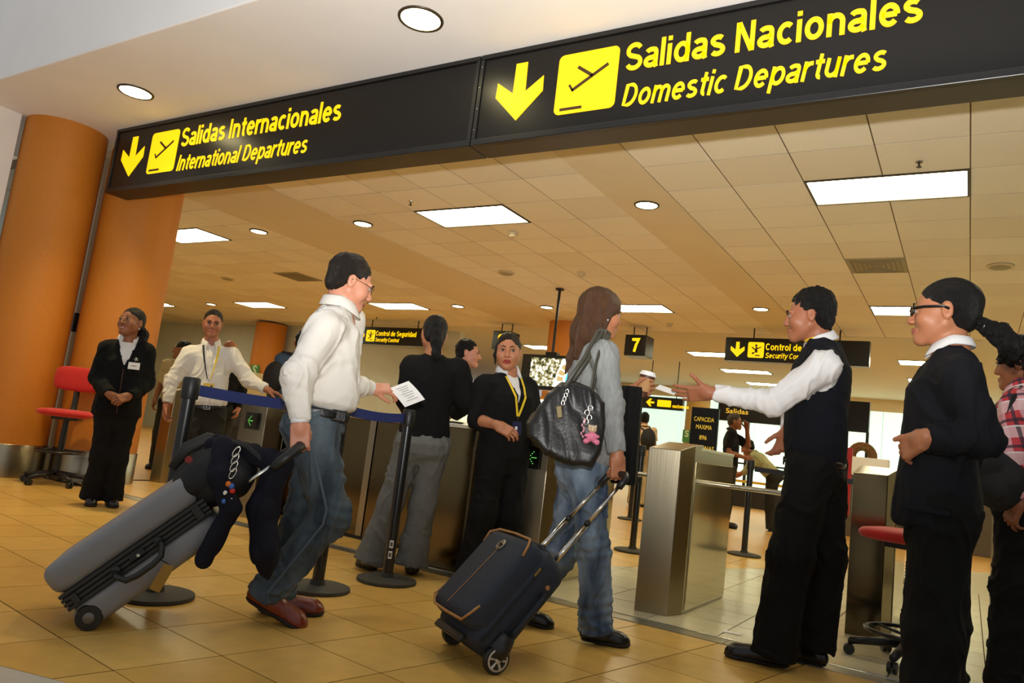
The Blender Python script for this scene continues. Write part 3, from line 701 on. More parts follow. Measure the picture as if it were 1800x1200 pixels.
POSE = {'relax': dict(curl=(24,30,34,38)), 'grip': dict(curl=(72,76,78,80), thumb=(.35,.55,-.75), thumb_bend=45), 'flat': dict(curl=(6,8,12,16), spread=6, thumb=(.72,.66,.1), thumb_bend=-5),
        'pinch': dict(curl=(38,34,38,44), spread=2, thumb=(.35,.78,-.5), thumb_bend=10), 'fold': dict(curl=(46,48,50,50), spread=1, thumb=(.3,.85,-.35)), 'rest': dict(curl=(14,16,18,20), spread=6)}

# ---- shoe: origin under the ankle on the sole plane, toe +y
def shoe_sdf(Q, L=.27, w=1.0, heel=0.0, boot=False):
    a = L-.075
    d = rc(Q, (0,-.040,.045), (0,.03,.045), .036*w, .040*w); d = smin(d, rc(Q, (0,.03,.045), (0,a-.055,.030), .040*w, .040*w), .03)
    d = smin(d, el(Q, (0,a-.045,.024), (.041*w,.052,.030)), .03)
    if boot: d = smin(d, rc(Q, (0,-.015,.06), (0,-.015,.15), .044, .046), .03)
    else: d = smin(d, rc(Q, (0,-.02,.05), (0,-.015,.085), .034*w, .036*w), .02)
    return d
M_SOLE = mat('shoe_sole', (30,26,22), 0.7)

class Person:
    def __init__(s, J, label, skin, face_yaw, face_pitch=0, face_roll=0, heading=None, hs=1.0, fem=False, name='person', jaw=1.0, mouth=0.0, group=None, lod=1.0):
        s.J = {k: A(v) for k, v in J.items()}; s.fem = fem; s.hs = hs; s.jaw = jaw; s.mouth = mouth; s.lod = lod; s.Jp = list(s.J.values())
        s.root = thing(name, label, 'person', group=group); s.skin = skin
        s.HF = frame(yaw_dir(face_yaw, face_pitch), roll=R_(face_roll)); s.hc = s.J['head']
        upv = nrm(s.J['neck']-s.J['pelvis']); s.tup = upv; s.TL = float(np.linalg.norm(s.J['neck']-s.J['pelvis']))
        rr = s.J['shR']-s.J['shL']; f = yaw_dir(heading) if heading is not None else np.cross(A(0,0,1), nrm(rr)); s.fwd = nrm(f-upv*float(f@upv)); s.rgt = np.cross(s.fwd, upv)
        s.soup = Soup(); s.hp = None
        s.hands = []
    def hl(s, P): return ((P-s.hc)@s.HF.T)/s.hs
    def hw(s, q): return s.hc+(A(q)*s.hs)@s.HF
    def tl(s, P):
        q = P-s.J['pelvis']; return np.stack([q@s.rgt, q@s.fwd, q@s.tup], 1)
    def tw(s, q): return s.J['pelvis']+q[0]*s.rgt+q[1]*s.fwd+q[2]*s.tup
    def torso(s, P, sec, infl=0.0, pw=2.3):
        """sections (t along spine / length, half width, half depth, forward offset)"""
        Q = s.tl(P); sec = np.array(sec, float); t = Q[:,2]/s.TL; tc = np.clip(t, sec[0,0], sec[-1,0])
        w = np.interp(tc, sec[:,0], sec[:,1])+infl; dp = np.interp(tc, sec[:,0], sec[:,2])+infl; o = np.interp(tc, sec[:,0], sec[:,3])
        q = (np.abs(Q[:,0]/w)**pw+np.abs((Q[:,1]-o)/dp)**pw)**(1/pw); d = (q-1)*np.minimum(w, dp)
        e = (np.abs(t-(sec[0,0]+sec[-1,0])/2)-(sec[-1,0]-sec[0,0])/2)*s.TL-infl
        return smax(d, e, .03).astype(F32)
    def arm(s, P, sd, r, k=.03, end=1.0, extra=0.0):
        a, b, c = s.J['sh'+sd], s.J['el'+sd], s.J['wr'+sd]; c = b+(c-b)*end
        d = smin(rc(P, a, b, r[0], r[1]), rc(P, b, c, r[1], r[2]), k); return d
    def cut(s, P, d, p, n, k=.004): return smax(d, (P-A(p))@nrm(n), k)
    def leg(s, P, sd, r, k=.04):
        a, b, c = s.J['hp'+sd], s.J['kn'+sd], s.J['an'+sd]; n = nrm(c-b); cc = c+n*.05
        return smin(rc(P, a, b, r[0], r[1]), rc(P, b, cc, r[1], r[2]), k)
    # -- skin
    def body(s, arms=True, lips=(150,84,72), extra=None):
        h = .0042/s.lod; hc = s.hc; N = s.J['neck']; nb = s.hw((0,-.026,-.045))
        low = N+(N-nb)*.45-s.tup*.02
        def fn(P):
            d = head_sdf(s.hl(P), s.fem, s.jaw, s.mouth)*s.hs; r = .048 if s.fem else .056
            return smin(d, smin(rc(P, nb, N, r, r*1.08), rc(P, N, low, r*1.08, r*1.5), .03), .02)
        V, Q = polygonize(fn, np.minimum(hc, low)-.20, np.maximum(hc, low)+.20, h)
        c = s.hl(A(V[Q].mean(1))); g = s.mouth
        lip = ((c[:,0]/.025)**2+((c[:,2]+.0675+g*.3)/(.0098+g*.45))**2 < 1) & (c[:,1] > .078)
        s.soup.add(V, Q, lip.astype(int))
        for (wr, f, dz, side, pose, hsz) in s.hands:
            R = frame(f, dz); wr = A(wr); po = dict(POSE[pose]) if isinstance(pose, str) else dict(pose); el_ = s.J['elR' if side == 'R' else 'elL']; hsz *= 1.0
            sd = -1 if side == 'R' else 1
            def hf(P, R=R, wr=wr, po=po, el_=el_, sd=sd, hsz=hsz):
                d = hand_sdf(((P-wr)@R.T)/hsz, sd, **po)*hsz; return smin(d, rc(P, wr, wr+(el_-wr)*.75, .026*hsz, .040*hsz), .02)
            tip = wr+R[1]*.1; q = np.array([wr, tip, wr+(el_-wr)*.6])
            V, Q = polygonize(hf, q.min(0)-.11, q.max(0)+.11, .0034/s.lod); s.soup.add(V, Q, 0)
        J = s.J
        def hid(P):
            d = s.torso(P, [(-.12,.13,.085,0),(.1,.13,.085,0),(.35,.115,.08,0),(.7,.135,.09,0),(.9,.10,.06,0),(1.0,.05,.05,0)])
            for k in 'RL':
                d = smin(d, s.arm(P, k, (.042,.034,.024)), .03)
                d = smin(d, smin(rc(P, J['hp'+k], J['kn'+k], .065, .045), rc(P, J['kn'+k], J['an'+k], .045, .034), .03), .03)
            return d
        pts = np.array(s.Jp); V, Q = polygonize(hid, pts.min(0)-.12, pts.max(0)+.12, .016); s.soup.add(V, Q, 0)
        lm = mat('lips_%d_%d_%d' % tuple(lips), lips, 0.4)
        s.body_obj = s.soup.build('body', [s.skin, lm], s.root); return s
    def eyes(s, iris=(52,30,16), look=(0,0), brow=(24,18,14), bw=1.0):
        for sx in (1, -1):
            b = MB(); c = s.hw((sx*.0315,.0785,.0015)); ax = nrm(s.HF[1]+s.HF[0]*look[0]+s.HF[2]*look[1]); r = .0118*s.hs
            n = 16; z = Vector(ax); x = z.orthogonal().normalized(); y = z.cross(x); o = Vector(c)
            prof = [0.01, .30, .70, .71, .95, 1.2, 1.7, 2.3, 3.0]
            b.rings([[o+(z*math.cos(a)+(x*math.cos(2*math.pi*i/n)+y*math.sin(2*math.pi*i/n))*math.sin(a))*r for i in range(n)] for a in prof])
            k = len(prof)-1; b.m = [1]*(n*1)+[2]*(n*1)+[0]*(n*(k-2))+[1, 0]
            b.build('eye', [mat('eye_white', (158,144,130), 0.5), mat('pupil', (8,6,6), 0.4), mat('iris_%d' % iris[0], iris, 0.5)], s.root, smooth=True)
            lash = [s.hw((sx*x, y, z)) for x, y, z in ((.0485,.0805,.0035),(.040,.0895,.0095),(.031,.0935,.0110),(.0225,.0915,.0080),(.0165,.0880,.0025))]
            MB().tube(lash, [.0010*s.hs, .0017*s.hs, .0019*s.hs, .0016*s.hs, .0010*s.hs], 6).build('eyelash', mat('lash_dark', (14,10,9), .7), s.root, smooth=True)
            q = [(.013,.0905,.0195), (.031,.0900,.0255), (.047,.0790,.0210)]
            if s.fem: q = [(.013,.0875,.0205), (.030,.0870,.0270), (.047,.0760,.0215)]
            pts = [s.hw((sx*p[0], p[1]+.004, p[2])) for p in q]; rad = [.0036*bw, .0034*bw, .0016*bw]
            grow('eyebrow', lambda P: chain(P, pts, [a*s.hs*.85 for a in rad], .003), pts, .012, .0022, mat('brow_hair_%d' % brow[0], brow, 0.7), s.root)
        return s
    def hair(s, fn, m, pad=.16, name='hair', h=.0042, pts=None):
        f = lambda P: fn(s.hl(P))*s.hs
        P0 = [s.hc] if pts is None else [s.hw(p) for p in pts]
        return grow(name, f, P0, pad, h/s.lod, m, s.root)
    def hair_chain(s, pts, rs, m, seed=1, name='ponytail', rough=.004, flat=None, h=.0042):
        W = [s.hw(p) for p in pts]; rs = [r*s.hs for r in rs]
        def f(P): return chain(P, W, rs, .02)+rough*vnoise((P-s.hc)@s.HF.T*A(150,150,22), seed)
        return grow(name, f, W, max(rs)+.03, h/s.lod, m, s.root)
    def garment(s, name, fn, m, h=.0066, pts=None, pad=.22, seed=0, fold=.004, fscale=(16,16,9), mi=None, kind=None, creases=None):
        def f(P):
            d = fn(P)
            if fold:
                q = P-s.J['pelvis']
                wp = 1.1*vnoise(q*6, seed+9)[:,None]
                w = vnoise(q*A(*fscale)+wp, seed); w2 = vnoise(q*A(*fscale)*2.1+wp*2, seed+5)
                d = d-fold*(1.5*(1-np.minimum(1, np.abs(w)*3.2))-1.7+.5*(1-np.minimum(1, np.abs(w2)*3)))
                for (pt, ax_, amp) in creases or ():
                    v = P-A(pt); sx = v@nrm(ax_); rr = (v*v).sum(1); d = d+amp*np.sin(sx/.0075+3*vnoise(v*9, seed+2))*np.exp(-rr/.011)
            return d
        return grow(name, f, s.Jp if pts is None else pts, pad, h/s.lod, m, s.root, mi=mi)
    def surf(s, fn, u, z, side=1, off=.002, start=.5):
        """point on the garment where a ray from the front (or back) at torso coords u,z meets it"""
        p = s.tw((u, side*start, z)).astype(F32); d = -side*s.fwd
        for _ in range(60):
            e = float(fn(p[None])[0])-off
            if e < .0005: break
            p = p+d*e*.8
        return p
    def ribbon(s, name, pts, w, m, thick=.0025, parent=None, nrm_=None):
        b = MB(); P = [Vector(p) for p in pts]; n = Vector(nrm_ if nrm_ is not None else s.fwd); rg = []
        for i in range(len(P)):
            t = (P[min(i+1, len(P)-1)]-P[max(i-1, 0)]).normalized(); x = t.cross(n).normalized(); z = x.cross(t)
            rg.append([P[i]+x*w/2+z*thick/2, P[i]-x*w/2+z*thick/2, P[i]-x*w/2-z*thick/2, P[i]+x*w/2-z*thick/2])
        return b.rings(rg).build(name, m, parent or s.root)
    def shoe(s, sd, toe, m, L=.27, w=1.0, z0=None, upv=(0,0,1), boot=False, sole=M_SOLE, st=.018):
        R = frame(toe, upv); an = s.J['an'+sd]; o = an-R[2]*.088
        if z0 is not None: o = A(o[0], o[1], z0)
        f = lambda P: shoe_sdf((P-o)@R.T, L, w, boot=boot)
        g = lambda P: smax(f(P), st*.9-((P-o)@R[2]), .003)
        gs = lambda P: smax(smax(f(P)-.005, (P-o)@R[2]-st, .002), -((P-o)@R[2]), .002)
        pts = [o, o+R[1]*.15, o+R[2]*.1]
        sh = grow('shoe', g, pts, .12, .0055/s.lod, m, s.root); grow('sole', gs, pts, .12, .0055/s.lod, sole, sh); return sh
    def collar(s, fnsk, m, r=.062, h=.035, open_=.5, name='collar', drop=.02, tilt=.0):
        """turned-down shirt collar round the neck, open at the front"""
        N = s.J['neck']; nb = s.hw((0,-.026,-.045)); ax = nrm(nb-N); f = nrm(s.fwd-ax*float(s.fwd@ax)); rg_ = np.cross(f, ax); b = MB(); n = 28; rg = []
        for i in range(n+1):
            a = math.pi*(open_*.22)+ (2*math.pi-2*math.pi*open_*.22)*i/n; c = math.cos(a); sn = math.sin(a); fr = max(0, c)
            rad = f*c*(r*1.02)+rg_*sn*r; base = N+ax*(.012-.030*fr)
            top = base+rad*1.0+ax*h; mid = base+rad*1.13+ax*(h*.92); low = base+rad*(1.35+.15*fr)+ax*(-.004-drop*fr); inn = base+rad*.97
            rg.append([Vector(inn), Vector(top), Vector(mid), Vector(low), Vector(low-rad*.05-ax*.004)])
        return b.rings(rg).build(name, m, s.root, smooth=True)
# ------------------------------------------------------------------ joints (metres, world)
JT = {
 'left_w': dict(head=(-5.814,3.487,1.462), neck=(-5.847,3.511,1.32), pelvis=(-5.823,3.512,0.779), shR=(-5.898,3.387,1.231), shL=(-5.757,3.622,1.253), elR=(-5.935,3.364,0.983), elL=(-5.749,3.674,0.989), wrR=(-5.687,3.349,0.866), wrL=(-5.62,3.461,0.87), hpR=(-5.853,3.462,0.735), hpL=(-5.785,3.574,0.738), knR=(-5.82,3.459,0.373), knL=(-5.766,3.549,0.37), anR=(-5.855,3.459,0.058), anL=(-5.788,3.571,0.041)),
 'lany': dict(head=(-5.85,4.262,1.602), neck=(-5.882,4.304,1.425), pelvis=(-5.838,4.331,0.862), shR=(-5.962,4.161,1.305), shL=(-5.755,4.443,1.349), elR=(-6.004,4.07,1.054), elL=(-5.609,4.558,1.143), wrR=(-5.96,4.029,0.832), wrL=(-5.376,4.588,1.073), hpR=(-5.878,4.276,0.813), hpL=(-5.788,4.398,0.822), knR=(-5.842,4.257,0.407), knL=(-5.738,4.381,0.424), anR=(-5.882,4.27,0.06), anL=(-5.777,4.414,0.055)),
 'walk': dict(head=(-2.488,2.506,1.514), neck=(-2.513,2.48,1.389), pelvis=(-2.511,2.438,0.89), shR=(-2.387,2.294,1.259), shL=(-2.591,2.628,1.361), elR=(-2.401,2.193,1.038), elL=(-2.595,2.667,1.048), wrR=(-2.365,2.216,0.843), wrL=(-2.597,2.865,1.056), hpR=(-2.455,2.367,0.838), hpL=(-2.554,2.524,0.852), knR=(-2.351,2.459,0.467), knL=(-2.563,2.5,0.434), anR=(-2.492,2.315,0.141), anL=(-2.605,2.458,0.048)),
 'sweat': dict(head=(-2.95,3.769,1.491), neck=(-2.908,3.739,1.351), pelvis=(-2.922,3.767,0.848), shR=(-2.795,3.868,1.292), shL=(-3.025,3.684,1.271), elR=(-2.729,3.921,1.084), elL=(-3.031,3.679,1.064), wrR=(-2.912,4.057,1.009), wrL=(-3.1,3.906,0.979), hpR=(-2.862,3.815,0.811), hpL=(-2.981,3.72,0.8), knR=(-2.885,3.796,0.42), knL=(-3.038,3.674,0.413), anR=(-2.898,3.785,0.108), anL=(-3.087,3.634,0.097)),
 'talk': dict(head=(-2.544,4.033,1.44), neck=(-2.552,4.075,1.309), pelvis=(-2.516,4.074,0.82), shR=(-2.608,3.909,1.199), shL=(-2.481,4.215,1.231), elR=(-2.616,3.892,0.986), elL=(-2.429,4.272,1.043), wrR=(-2.43,3.844,0.96), wrL=(-2.282,4.247,0.926), hpR=(-2.54,4,0.778), hpL=(-2.483,4.154,0.784), knR=(-2.543,3.974,0.427), knL=(-2.461,4.133,0.419), anR=(-2.585,3.971,0.097), anL=(-2.475,4.16,0.072)),
 'bag': dict(head=(-1.571,3.308,1.551), neck=(-1.587,3.29,1.413), pelvis=(-1.589,3.322,0.851), shR=(-1.466,3.158,1.326), shL=(-1.692,3.419,1.389), elR=(-1.392,3.136,1.082), elL=(-1.607,3.522,1.132), wrR=(-1.341,3.137,0.865), wrL=(-1.483,3.555,1.191), hpR=(-1.55,3.263,0.812), hpL=(-1.639,3.398,0.807), knR=(-1.488,3.312,0.437), knL=(-1.698,3.394,0.356), anR=(-1.456,3.348,0.069), anL=(-1.837,3.332,-0.026)),
 'vest': dict(head=(-0.707,3.862,1.662), neck=(-0.651,3.893,1.534), pelvis=(-0.644,3.894,0.984), shR=(-0.704,4.076,1.478), shL=(-0.594,3.71,1.399), elR=(-0.785,4.112,1.239), elL=(-0.784,3.604,1.197), wrR=(-0.786,3.949,1.093), wrL=(-1.072,3.54,1.217), hpR=(-0.617,3.991,0.941), hpL=(-0.643,3.803,0.926), knR=(-0.59,3.996,0.515), knL=(-0.701,3.782,0.509), anR=(-0.612,3.992,0.121), anL=(-0.742,3.774,0.093)),
 'rightw': dict(head=(-0.101,3.03,1.512), neck=(-0.072,3.031,1.383), pelvis=(-0.087,3.03,0.848), shR=(-0.08,3.2,1.304), shL=(-0.036,2.862,1.264), elR=(-0.006,3.253,1.097), elL=(0.034,2.864,1.061), wrR=(-0.027,3.232,0.917), wrL=(-0.137,2.819,1.045), hpR=(-0.075,3.11,0.829), hpL=(-0.087,2.95,0.824), knR=(-0.076,3.11,0.402), knL=(-0.088,2.95,0.408), anR=(-0.079,3.11,0.046), anL=(-0.09,2.95,0.067)),
 'plaid': dict(head=(0.182,4.05,1.493), neck=(0.205,4.049,1.386), pelvis=(0.203,4.049,0.935), shR=(0.233,4.198,1.358), shL=(0.167,3.891,1.289), elR=(0.252,4.247,1.126), elL=(0.142,3.852,1.069), wrR=(0.211,4.249,1.017), wrL=(0.175,3.851,0.882), hpR=(0.229,4.128,0.889), hpL=(0.19,3.97,0.879), knR=(0.217,4.129,0.515), knL=(0.169,3.971,0.509), anR=(0.206,4.129,0.127), anL=(0.148,3.972,0.154)),
}
# ------------------------------------------------------------------ cloth, skin and hair
def cloth(name, rgb, rough=.85, weave=900, wb=.12, var=.06, vs=7, sheen=0.0):
    return mat(name, rgb, rough, noise=var, nscale=vs, bump=wb, bscale=weave, sheen=sheen, spec=.2)
def denim(name, dark, light, seed=0.0):
    m = bpy.data.materials.new(name); m.use_nodes = True; nt = m.node_tree; n = nt.nodes; L = nt.links.new; b = n['Principled BSDF']
    tc = n.new('ShaderNodeTexCoord'); mp = n.new('ShaderNodeMapping'); mp.inputs['Location'].default_value = (seed, 0, 0); mp.inputs['Scale'].default_value = (1, 1, .35); L(tc.outputs['Object'], mp.inputs[0])
    t = n.new('ShaderNodeTexNoise'); t.inputs['Scale'].default_value = 9; t.inputs['Detail'].default_value = 6; L(mp.outputs[0], t.inputs['Vector'])
    g = n.new('ShaderNodeTexNoise'); g.inputs['Scale'].default_value = 260; g.inputs['Detail'].default_value = 2; L(tc.outputs['Object'], g.inputs['Vector'])
    cr = n.new('ShaderNodeValToRGB'); e = cr.color_ramp.elements; e[0].position = .36; e[0].color = (*lin(dark), 1); e[1].position = .72; e[1].color = (*lin(light), 1); L(t.outputs['Fac'], cr.inputs[0])
    mr = n.new('ShaderNodeMapRange'); mr.inputs[3].default_value = .75; mr.inputs[4].default_value = 1.25; L(g.outputs['Fac'], mr.inputs[0])
    v = n.new('ShaderNodeVectorMath'); v.operation = 'SCALE'; L(cr.outputs[0], v.inputs[0]); L(mr.outputs[0], v.inputs['Scale']); L(v.outputs[0], b.inputs['Base Color'])
    b.inputs['Roughness'].default_value = .9; bp = n.new('ShaderNodeBump'); bp.inputs['Strength'].default_value = .3; bp.inputs['Distance'].default_value = .002; L(g.outputs['Fac'], bp.inputs['Height']); L(bp.outputs[0], b.inputs['Normal']); return m
def plaid(name):
    m = bpy.data.materials.new(name); m.use_nodes = True; nt = m.node_tree; n = nt.nodes; L = nt.links.new; b = n['Principled BSDF']
    tc = n.new('ShaderNodeTexCoord'); mp = n.new('ShaderNodeMapping'); mp.inputs['Rotation'].default_value = (0.25, 0.2, 0.5); L(tc.outputs['Object'], mp.inputs[0]); sp = n.new('ShaderNodeSeparateXYZ'); L(mp.outputs[0], sp.inputs[0])
    def band(out, freq, lo, ph=0.0):
        a = n.new('ShaderNodeMath'); a.operation = 'MULTIPLY_ADD'; a.inputs[1].default_value = freq; a.inputs[2].default_value = ph; L(out, a.inputs[0])
        f = n.new('ShaderNodeMath'); f.operation = 'FRACT'; L(a.outputs[0], f.inputs[0]); c = n.new('ShaderNodeMath'); c.operation = 'LESS_THAN'; c.inputs[1].default_value = lo; L(f.outputs[0], c.inputs[0]); return c.outputs[0]
    prev = None
    def mix(fac, col, k=1.0):
        nonlocal prev
        x = n.new('ShaderNodeMixRGB'); x.inputs[2].default_value = (*lin(col), 1)
        if k != 1.0: q = n.new('ShaderNodeMath'); q.operation = 'MULTIPLY'; q.inputs[1].default_value = k; L(fac, q.inputs[0]); fac = q.outputs[0]
        L(fac, x.inputs[0])
        if prev is None: x.inputs[1].default_value = (*lin((198,60,66)), 1)
        else: L(prev, x.inputs[1])
        prev = x.outputs[0]
    mix(band(sp.outputs[0], 10, .45), (226,170,176), .8); mix(band(sp.outputs[2], 9, .45, .2), (232,196,196), .75)
    mix(band(sp.outputs[0], 10, .13, .3), (50,44,58), .85); mix(band(sp.outputs[2], 9, .12, .6), (46,42,56), .85); mix(band(sp.outputs[2], 9, .06, .8), (240,230,228), .8)
    L(prev, b.inputs['Base Color']); b.inputs['Roughness'].default_value = .85; return m
def skin_m(name, rgb): 
    m = mat(name, rgb, .48, noise=.05, nscale=28, bump=.05, bscale=260, spec=.4); b = m.node_tree.nodes['Principled BSDF']; b.inputs['Subsurface Weight'].default_value = .12; b.inputs['Subsurface Radius'].default_value = (.012,.005,.003); return m
SK_FAIR, SK_TAN, SK_OLIVE, SK_BROWN = skin_m('skin_fair', (206,142,114)), skin_m('skin_tan', (164,104,74)), skin_m('skin_olive', (176,116,82)), skin_m('skin_brown', (146,92,60))
def hair_m(name, rgb, rough=.46): return mat(name, rgb, rough, noise=.4, nscale=70, stretch=(3,3,.25), bump=.6, bscale=260, spec=.25)
H_BLACK, H_DARK, H_BROWN = hair_m('hair_black', (15,12,11)), hair_m('hair_dark_brown', (30,22,16)), hair_m('hair_chestnut', (76,49,29), .42)
C_WHITE = cloth('white_cotton', (222,217,208), .8, 700, .06, .02); C_WHITE2 = cloth('white_poplin', (224,222,220), .75, 800, .05, .02)
C_BLACK = cloth('black_knit', (17,17,17), .9, 500, .3, .12, 40); C_BLACK2 = cloth('black_trouser_wool', (18,17,16), .85, 800, .1, .1); C_NAVY = cloth('midnight_blazer', (18,19,24), .8, 800, .1, .1); C_VEST = cloth('navy_knit_vest', (19,21,28), .9, 420, .35, .12, 50)
C_GREYT = cloth('grey_trouser_wool', (104,104,100), .85, 700, .15, .1, 30); C_CHAR = cloth('charcoal_trouser', (46,44,38), .85, 700, .1, .1)
C_LINEN = mat('grey_linen', (136,138,136), .9, noise=.22, nscale=90, stretch=(1,1,.12), bump=.3, bscale=160, detail=5)
C_KHAKI = cloth('khaki_cotton', (176,158,120), .85); C_TEE = cloth('tan_tee', (200,172,132), .85); C_SLATE = cloth('slate_blue_cotton', (74,92,112), .85)
C_DENIM1 = denim('denim_worn_blue', (46,56,66), (98,112,120)); C_DENIM2 = denim('denim_faded', (44,64,92), (150,170,188), 3.0); C_DENIM3 = denim('denim_plain', (70,88,108), (112,128,146), 7.0); C_PLAID = plaid('red_plaid_cotton')
L_BLACK = mat('black_leather', (20,19,18), .32, noise=.1, nscale=30, bump=.1, bscale=90); L_OXBLOOD = mat('oxblood_leather', (118,44,20), .3, noise=.2, nscale=22, bump=.12, bscale=70); L_SHOE = mat('black_shoe_leather', (18,17,17), .28, bump=.05, bscale=60)
M_GOLD = mat('lanyard_yellow', (232,196,40), .6); M_LBLK = mat('lanyard_black', (28,26,24), .6); M_BUCK = mat('buckle_steel', (190,184,170), .25, 1.0); M_CARD = mat('card_white', (238,236,232), .5); M_CARDB = mat('badge_navy', (30,32,70), .4)
M_CARDY = mat('card_yellow', (214,180,60), .5); M_BTN = mat('shirt_button', (232,228,220), .3); M_GLASSF = mat('spectacle_frame', (16,15,15), .25); M_WIRE = mat('spectacle_wire', (150,130,90), .25, 1.0)
M_LENS = bpy.data.materials.new('spectacle_lens'); M_LENS.use_nodes = True; _b = M_LENS.node_tree.nodes['Principled BSDF']; _b.inputs['Transmission Weight'].default_value = 1; _b.inputs['Roughness'].default_value = 0.02; _b.inputs['IOR'].default_value = 1.05

MSH = [(-.06,.165,.120,0),(.10,.170,.124,.0),(.35,.165,.120,.005),(.6,.178,.125,.0),(.78,.178,.115,-.006),(.9,.130,.088,-.012),(1.0,.078,.072,-.01)]
FSW = [(-.14,.168,.122,-.012),(.05,.162,.114,0),(.3,.138,.103,.006),(.5,.148,.112,.014),(.68,.156,.124,.020),(.82,.148,.100,.002),(.92,.108,.076,-.008),(1.0,.064,.060,-.01)]
def top_fn(p, sec, r, infl=0.0, end=(1.0,1.0), trap=.048, k=.05, arms='RL', cuts=True):
    J = p.J
    def fn(P):
        d = p.torso(P, sec, infl)
        for s in 'RL': d = smin(d, rc(P, J['neck']-p.tup*.03, J['sh'+s]-p.tup*.012, trap+infl, r[0]*.72+infl), .04)
        for i, s in enumerate('RL'):
            if s not in arms: continue
            b = J['el'+s]; c = J['wr'+s]
            if end[i] < 0: u_ = nrm(b-J['sh'+s]); e = b+(b-J['sh'+s])*end[i]; a = smax(rc(P, J['sh'+s], b, r[0]+infl, r[1]+infl+.006), (P-e)@u_, .003)
            else: e = b+(c-b)*end[i]; a = smax(p.arm(P, s, [x+infl for x in r], end=end[i]+.06), (P-e)@nrm(c-b), .003)
            a = a; d = smin(d, a, k)
        return d
    return fn
def pants_fn(p, r, sec=None, flare=None, hem=.0, infl=0.0, top=.06, k=.03):
    J = p.J; w = sec or [(-.36,.10,.085,0),(-.18,.155,.118,-.012),(-.05,.172,.126,-.012),(top,.158,.116,0)]
    def fn(P):
        d = None
        for s in 'RL':
            a, b, c = J['hp'+s], J['kn'+s], J['an'+s]; n = nrm(c-b); e = c+n*(.055+hem)
            q = smin(rc(P, a, b, r[0], r[1]), rc(P, b, e+n*.05, r[1], r[2]), .05); q = smax(q, (P-e)@n, .004); d = q if d is None else smin(d, q, .005)
        return smin(d, p.torso(P, w, infl), k)
    return fn
def arm_cr(p, a=.003): return [(p.J['el'+s], p.J['wr'+s]-p.J['sh'+s], a) for s in 'RL']
def leg_cr(p, a=.005): return [(p.J['kn'+s], p.J['an'+s]-p.J['hp'+s], a) for s in 'RL']+[(p.J['an'+s]+(p.J['kn'+s]-p.J['an'+s])*.12, p.J['an'+s]-p.J['kn'+s], a*1.3) for s in 'RL']
def belt(p, sec, t0, t1, infl, m, buckle=True):
    fn = lambda P: np.maximum(p.torso(P, sec, infl), np.abs(p.tl(P)[:,2]/p.TL-(t0+t1)/2)*p.TL-(t1-t0)/2*p.TL)
    b = p.garment('belt', fn, m, h=.006, pts=[p.J['pelvis']], pad=.26, fold=0)
    if buckle:
        c = p.surf(lambda P: p.torso(P, sec, infl), 0, (t0+t1)/2*p.TL, off=.003); q = MB(); w, h = .024, .019; X_, Zt = Vector(p.rgt), Vector(p.tup); c = Vector(c)
        for a0, a1 in (((-w,-h),(w,-h)),((w,-h),(w,h)),((w,h),(-w,h)),((-w,h),(-w,-h)),((0,-h),(0,h))): q.tube([c+X_*a0[0]+Zt*a0[1], c+X_*a1[0]+Zt*a1[1]], .003, 6)
        q.build('buckle', M_BUCK, b)
def neck_v(p, d, P, zv, k, y0=-.02):
    Q = p.tl(P); wd = np.maximum(np.abs(Q[:,0])-k*(Q[:,2]-zv*p.TL), y0-Q[:,1]); return smax(d, -wd, .003)
def buttons(p, fn, zs, u=0.0, m=M_BTN, r=.005, off=.001):
    for z in zs:
        c = p.surf(fn, u, z*p.TL, off=off); MB().lathe([(r, 0), (r, .002), (r*.6, .003)], c, p.fwd, n=10).build('button', m, p.root)
def fixJ(J, **kw):
    J = {k: list(v) for k, v in J.items()}
    for k in ('anR', 'anL'):
        if k not in kw: J[k][2] = max(J[k][2], .092)
    for k, v in kw.items(): J[k] = list(v)
    return J
def spectacles(p, m, rim=.0018, thick=False, name='spectacles'):
    g = thing_part(name, p.root); b = MB(); h = p.hw
    for sx in (1, -1):
        c = (sx*.0325, .101, -.001); w, z = (.024, .0145) if thick else (.0235, .016)
        loop = [h((c[0]+w*math.cos(a)*(1 if not thick else 1.0), c[1]-.010*((c[0]+w*math.cos(a))/.056)**2, c[2]+z*math.copysign(abs(math.sin(a))**(.6 if thick else 1), math.sin(a)))) for a in [i*math.pi/12 for i in range(24)]]
        b.tube(loop, (.0032 if thick else rim)*p.hs, 8, closed=True)
        b.tube([h((sx*.0565, .091, .005)), h((sx*.078, .060, .006)), h((sx*.081, .0, .006)), h((sx*.080, -.018, -.004))], (.0035 if thick else .0013)*p.hs, 8, flat=1.6 if thick else 1.0)
        lb = MB(); lb.add(loop, [tuple(range(24))]); lens = lb; o = lens.build('lens', M_LENS, g)
    b.tube([h((-.010,.1005,.004)), h((0,.103,.007)), h((.010,.1005,.004))], rim*1.2*p.hs, 8)
    f = b.build('frame', m, g, smooth=True)
def thing_part(name, parent):
    o = bpy.data.objects.new(name, None); COL.objects.link(o); o.parent = parent; o.empty_display_size = .05; return o
def shirt_front(p, fn, zs, m, w=.028, u=0.0):
    pts = [p.surf(fn, u, z*p.TL, off=.0015) for z in zs]; p.ribbon('placket', pts, w, m, .002)

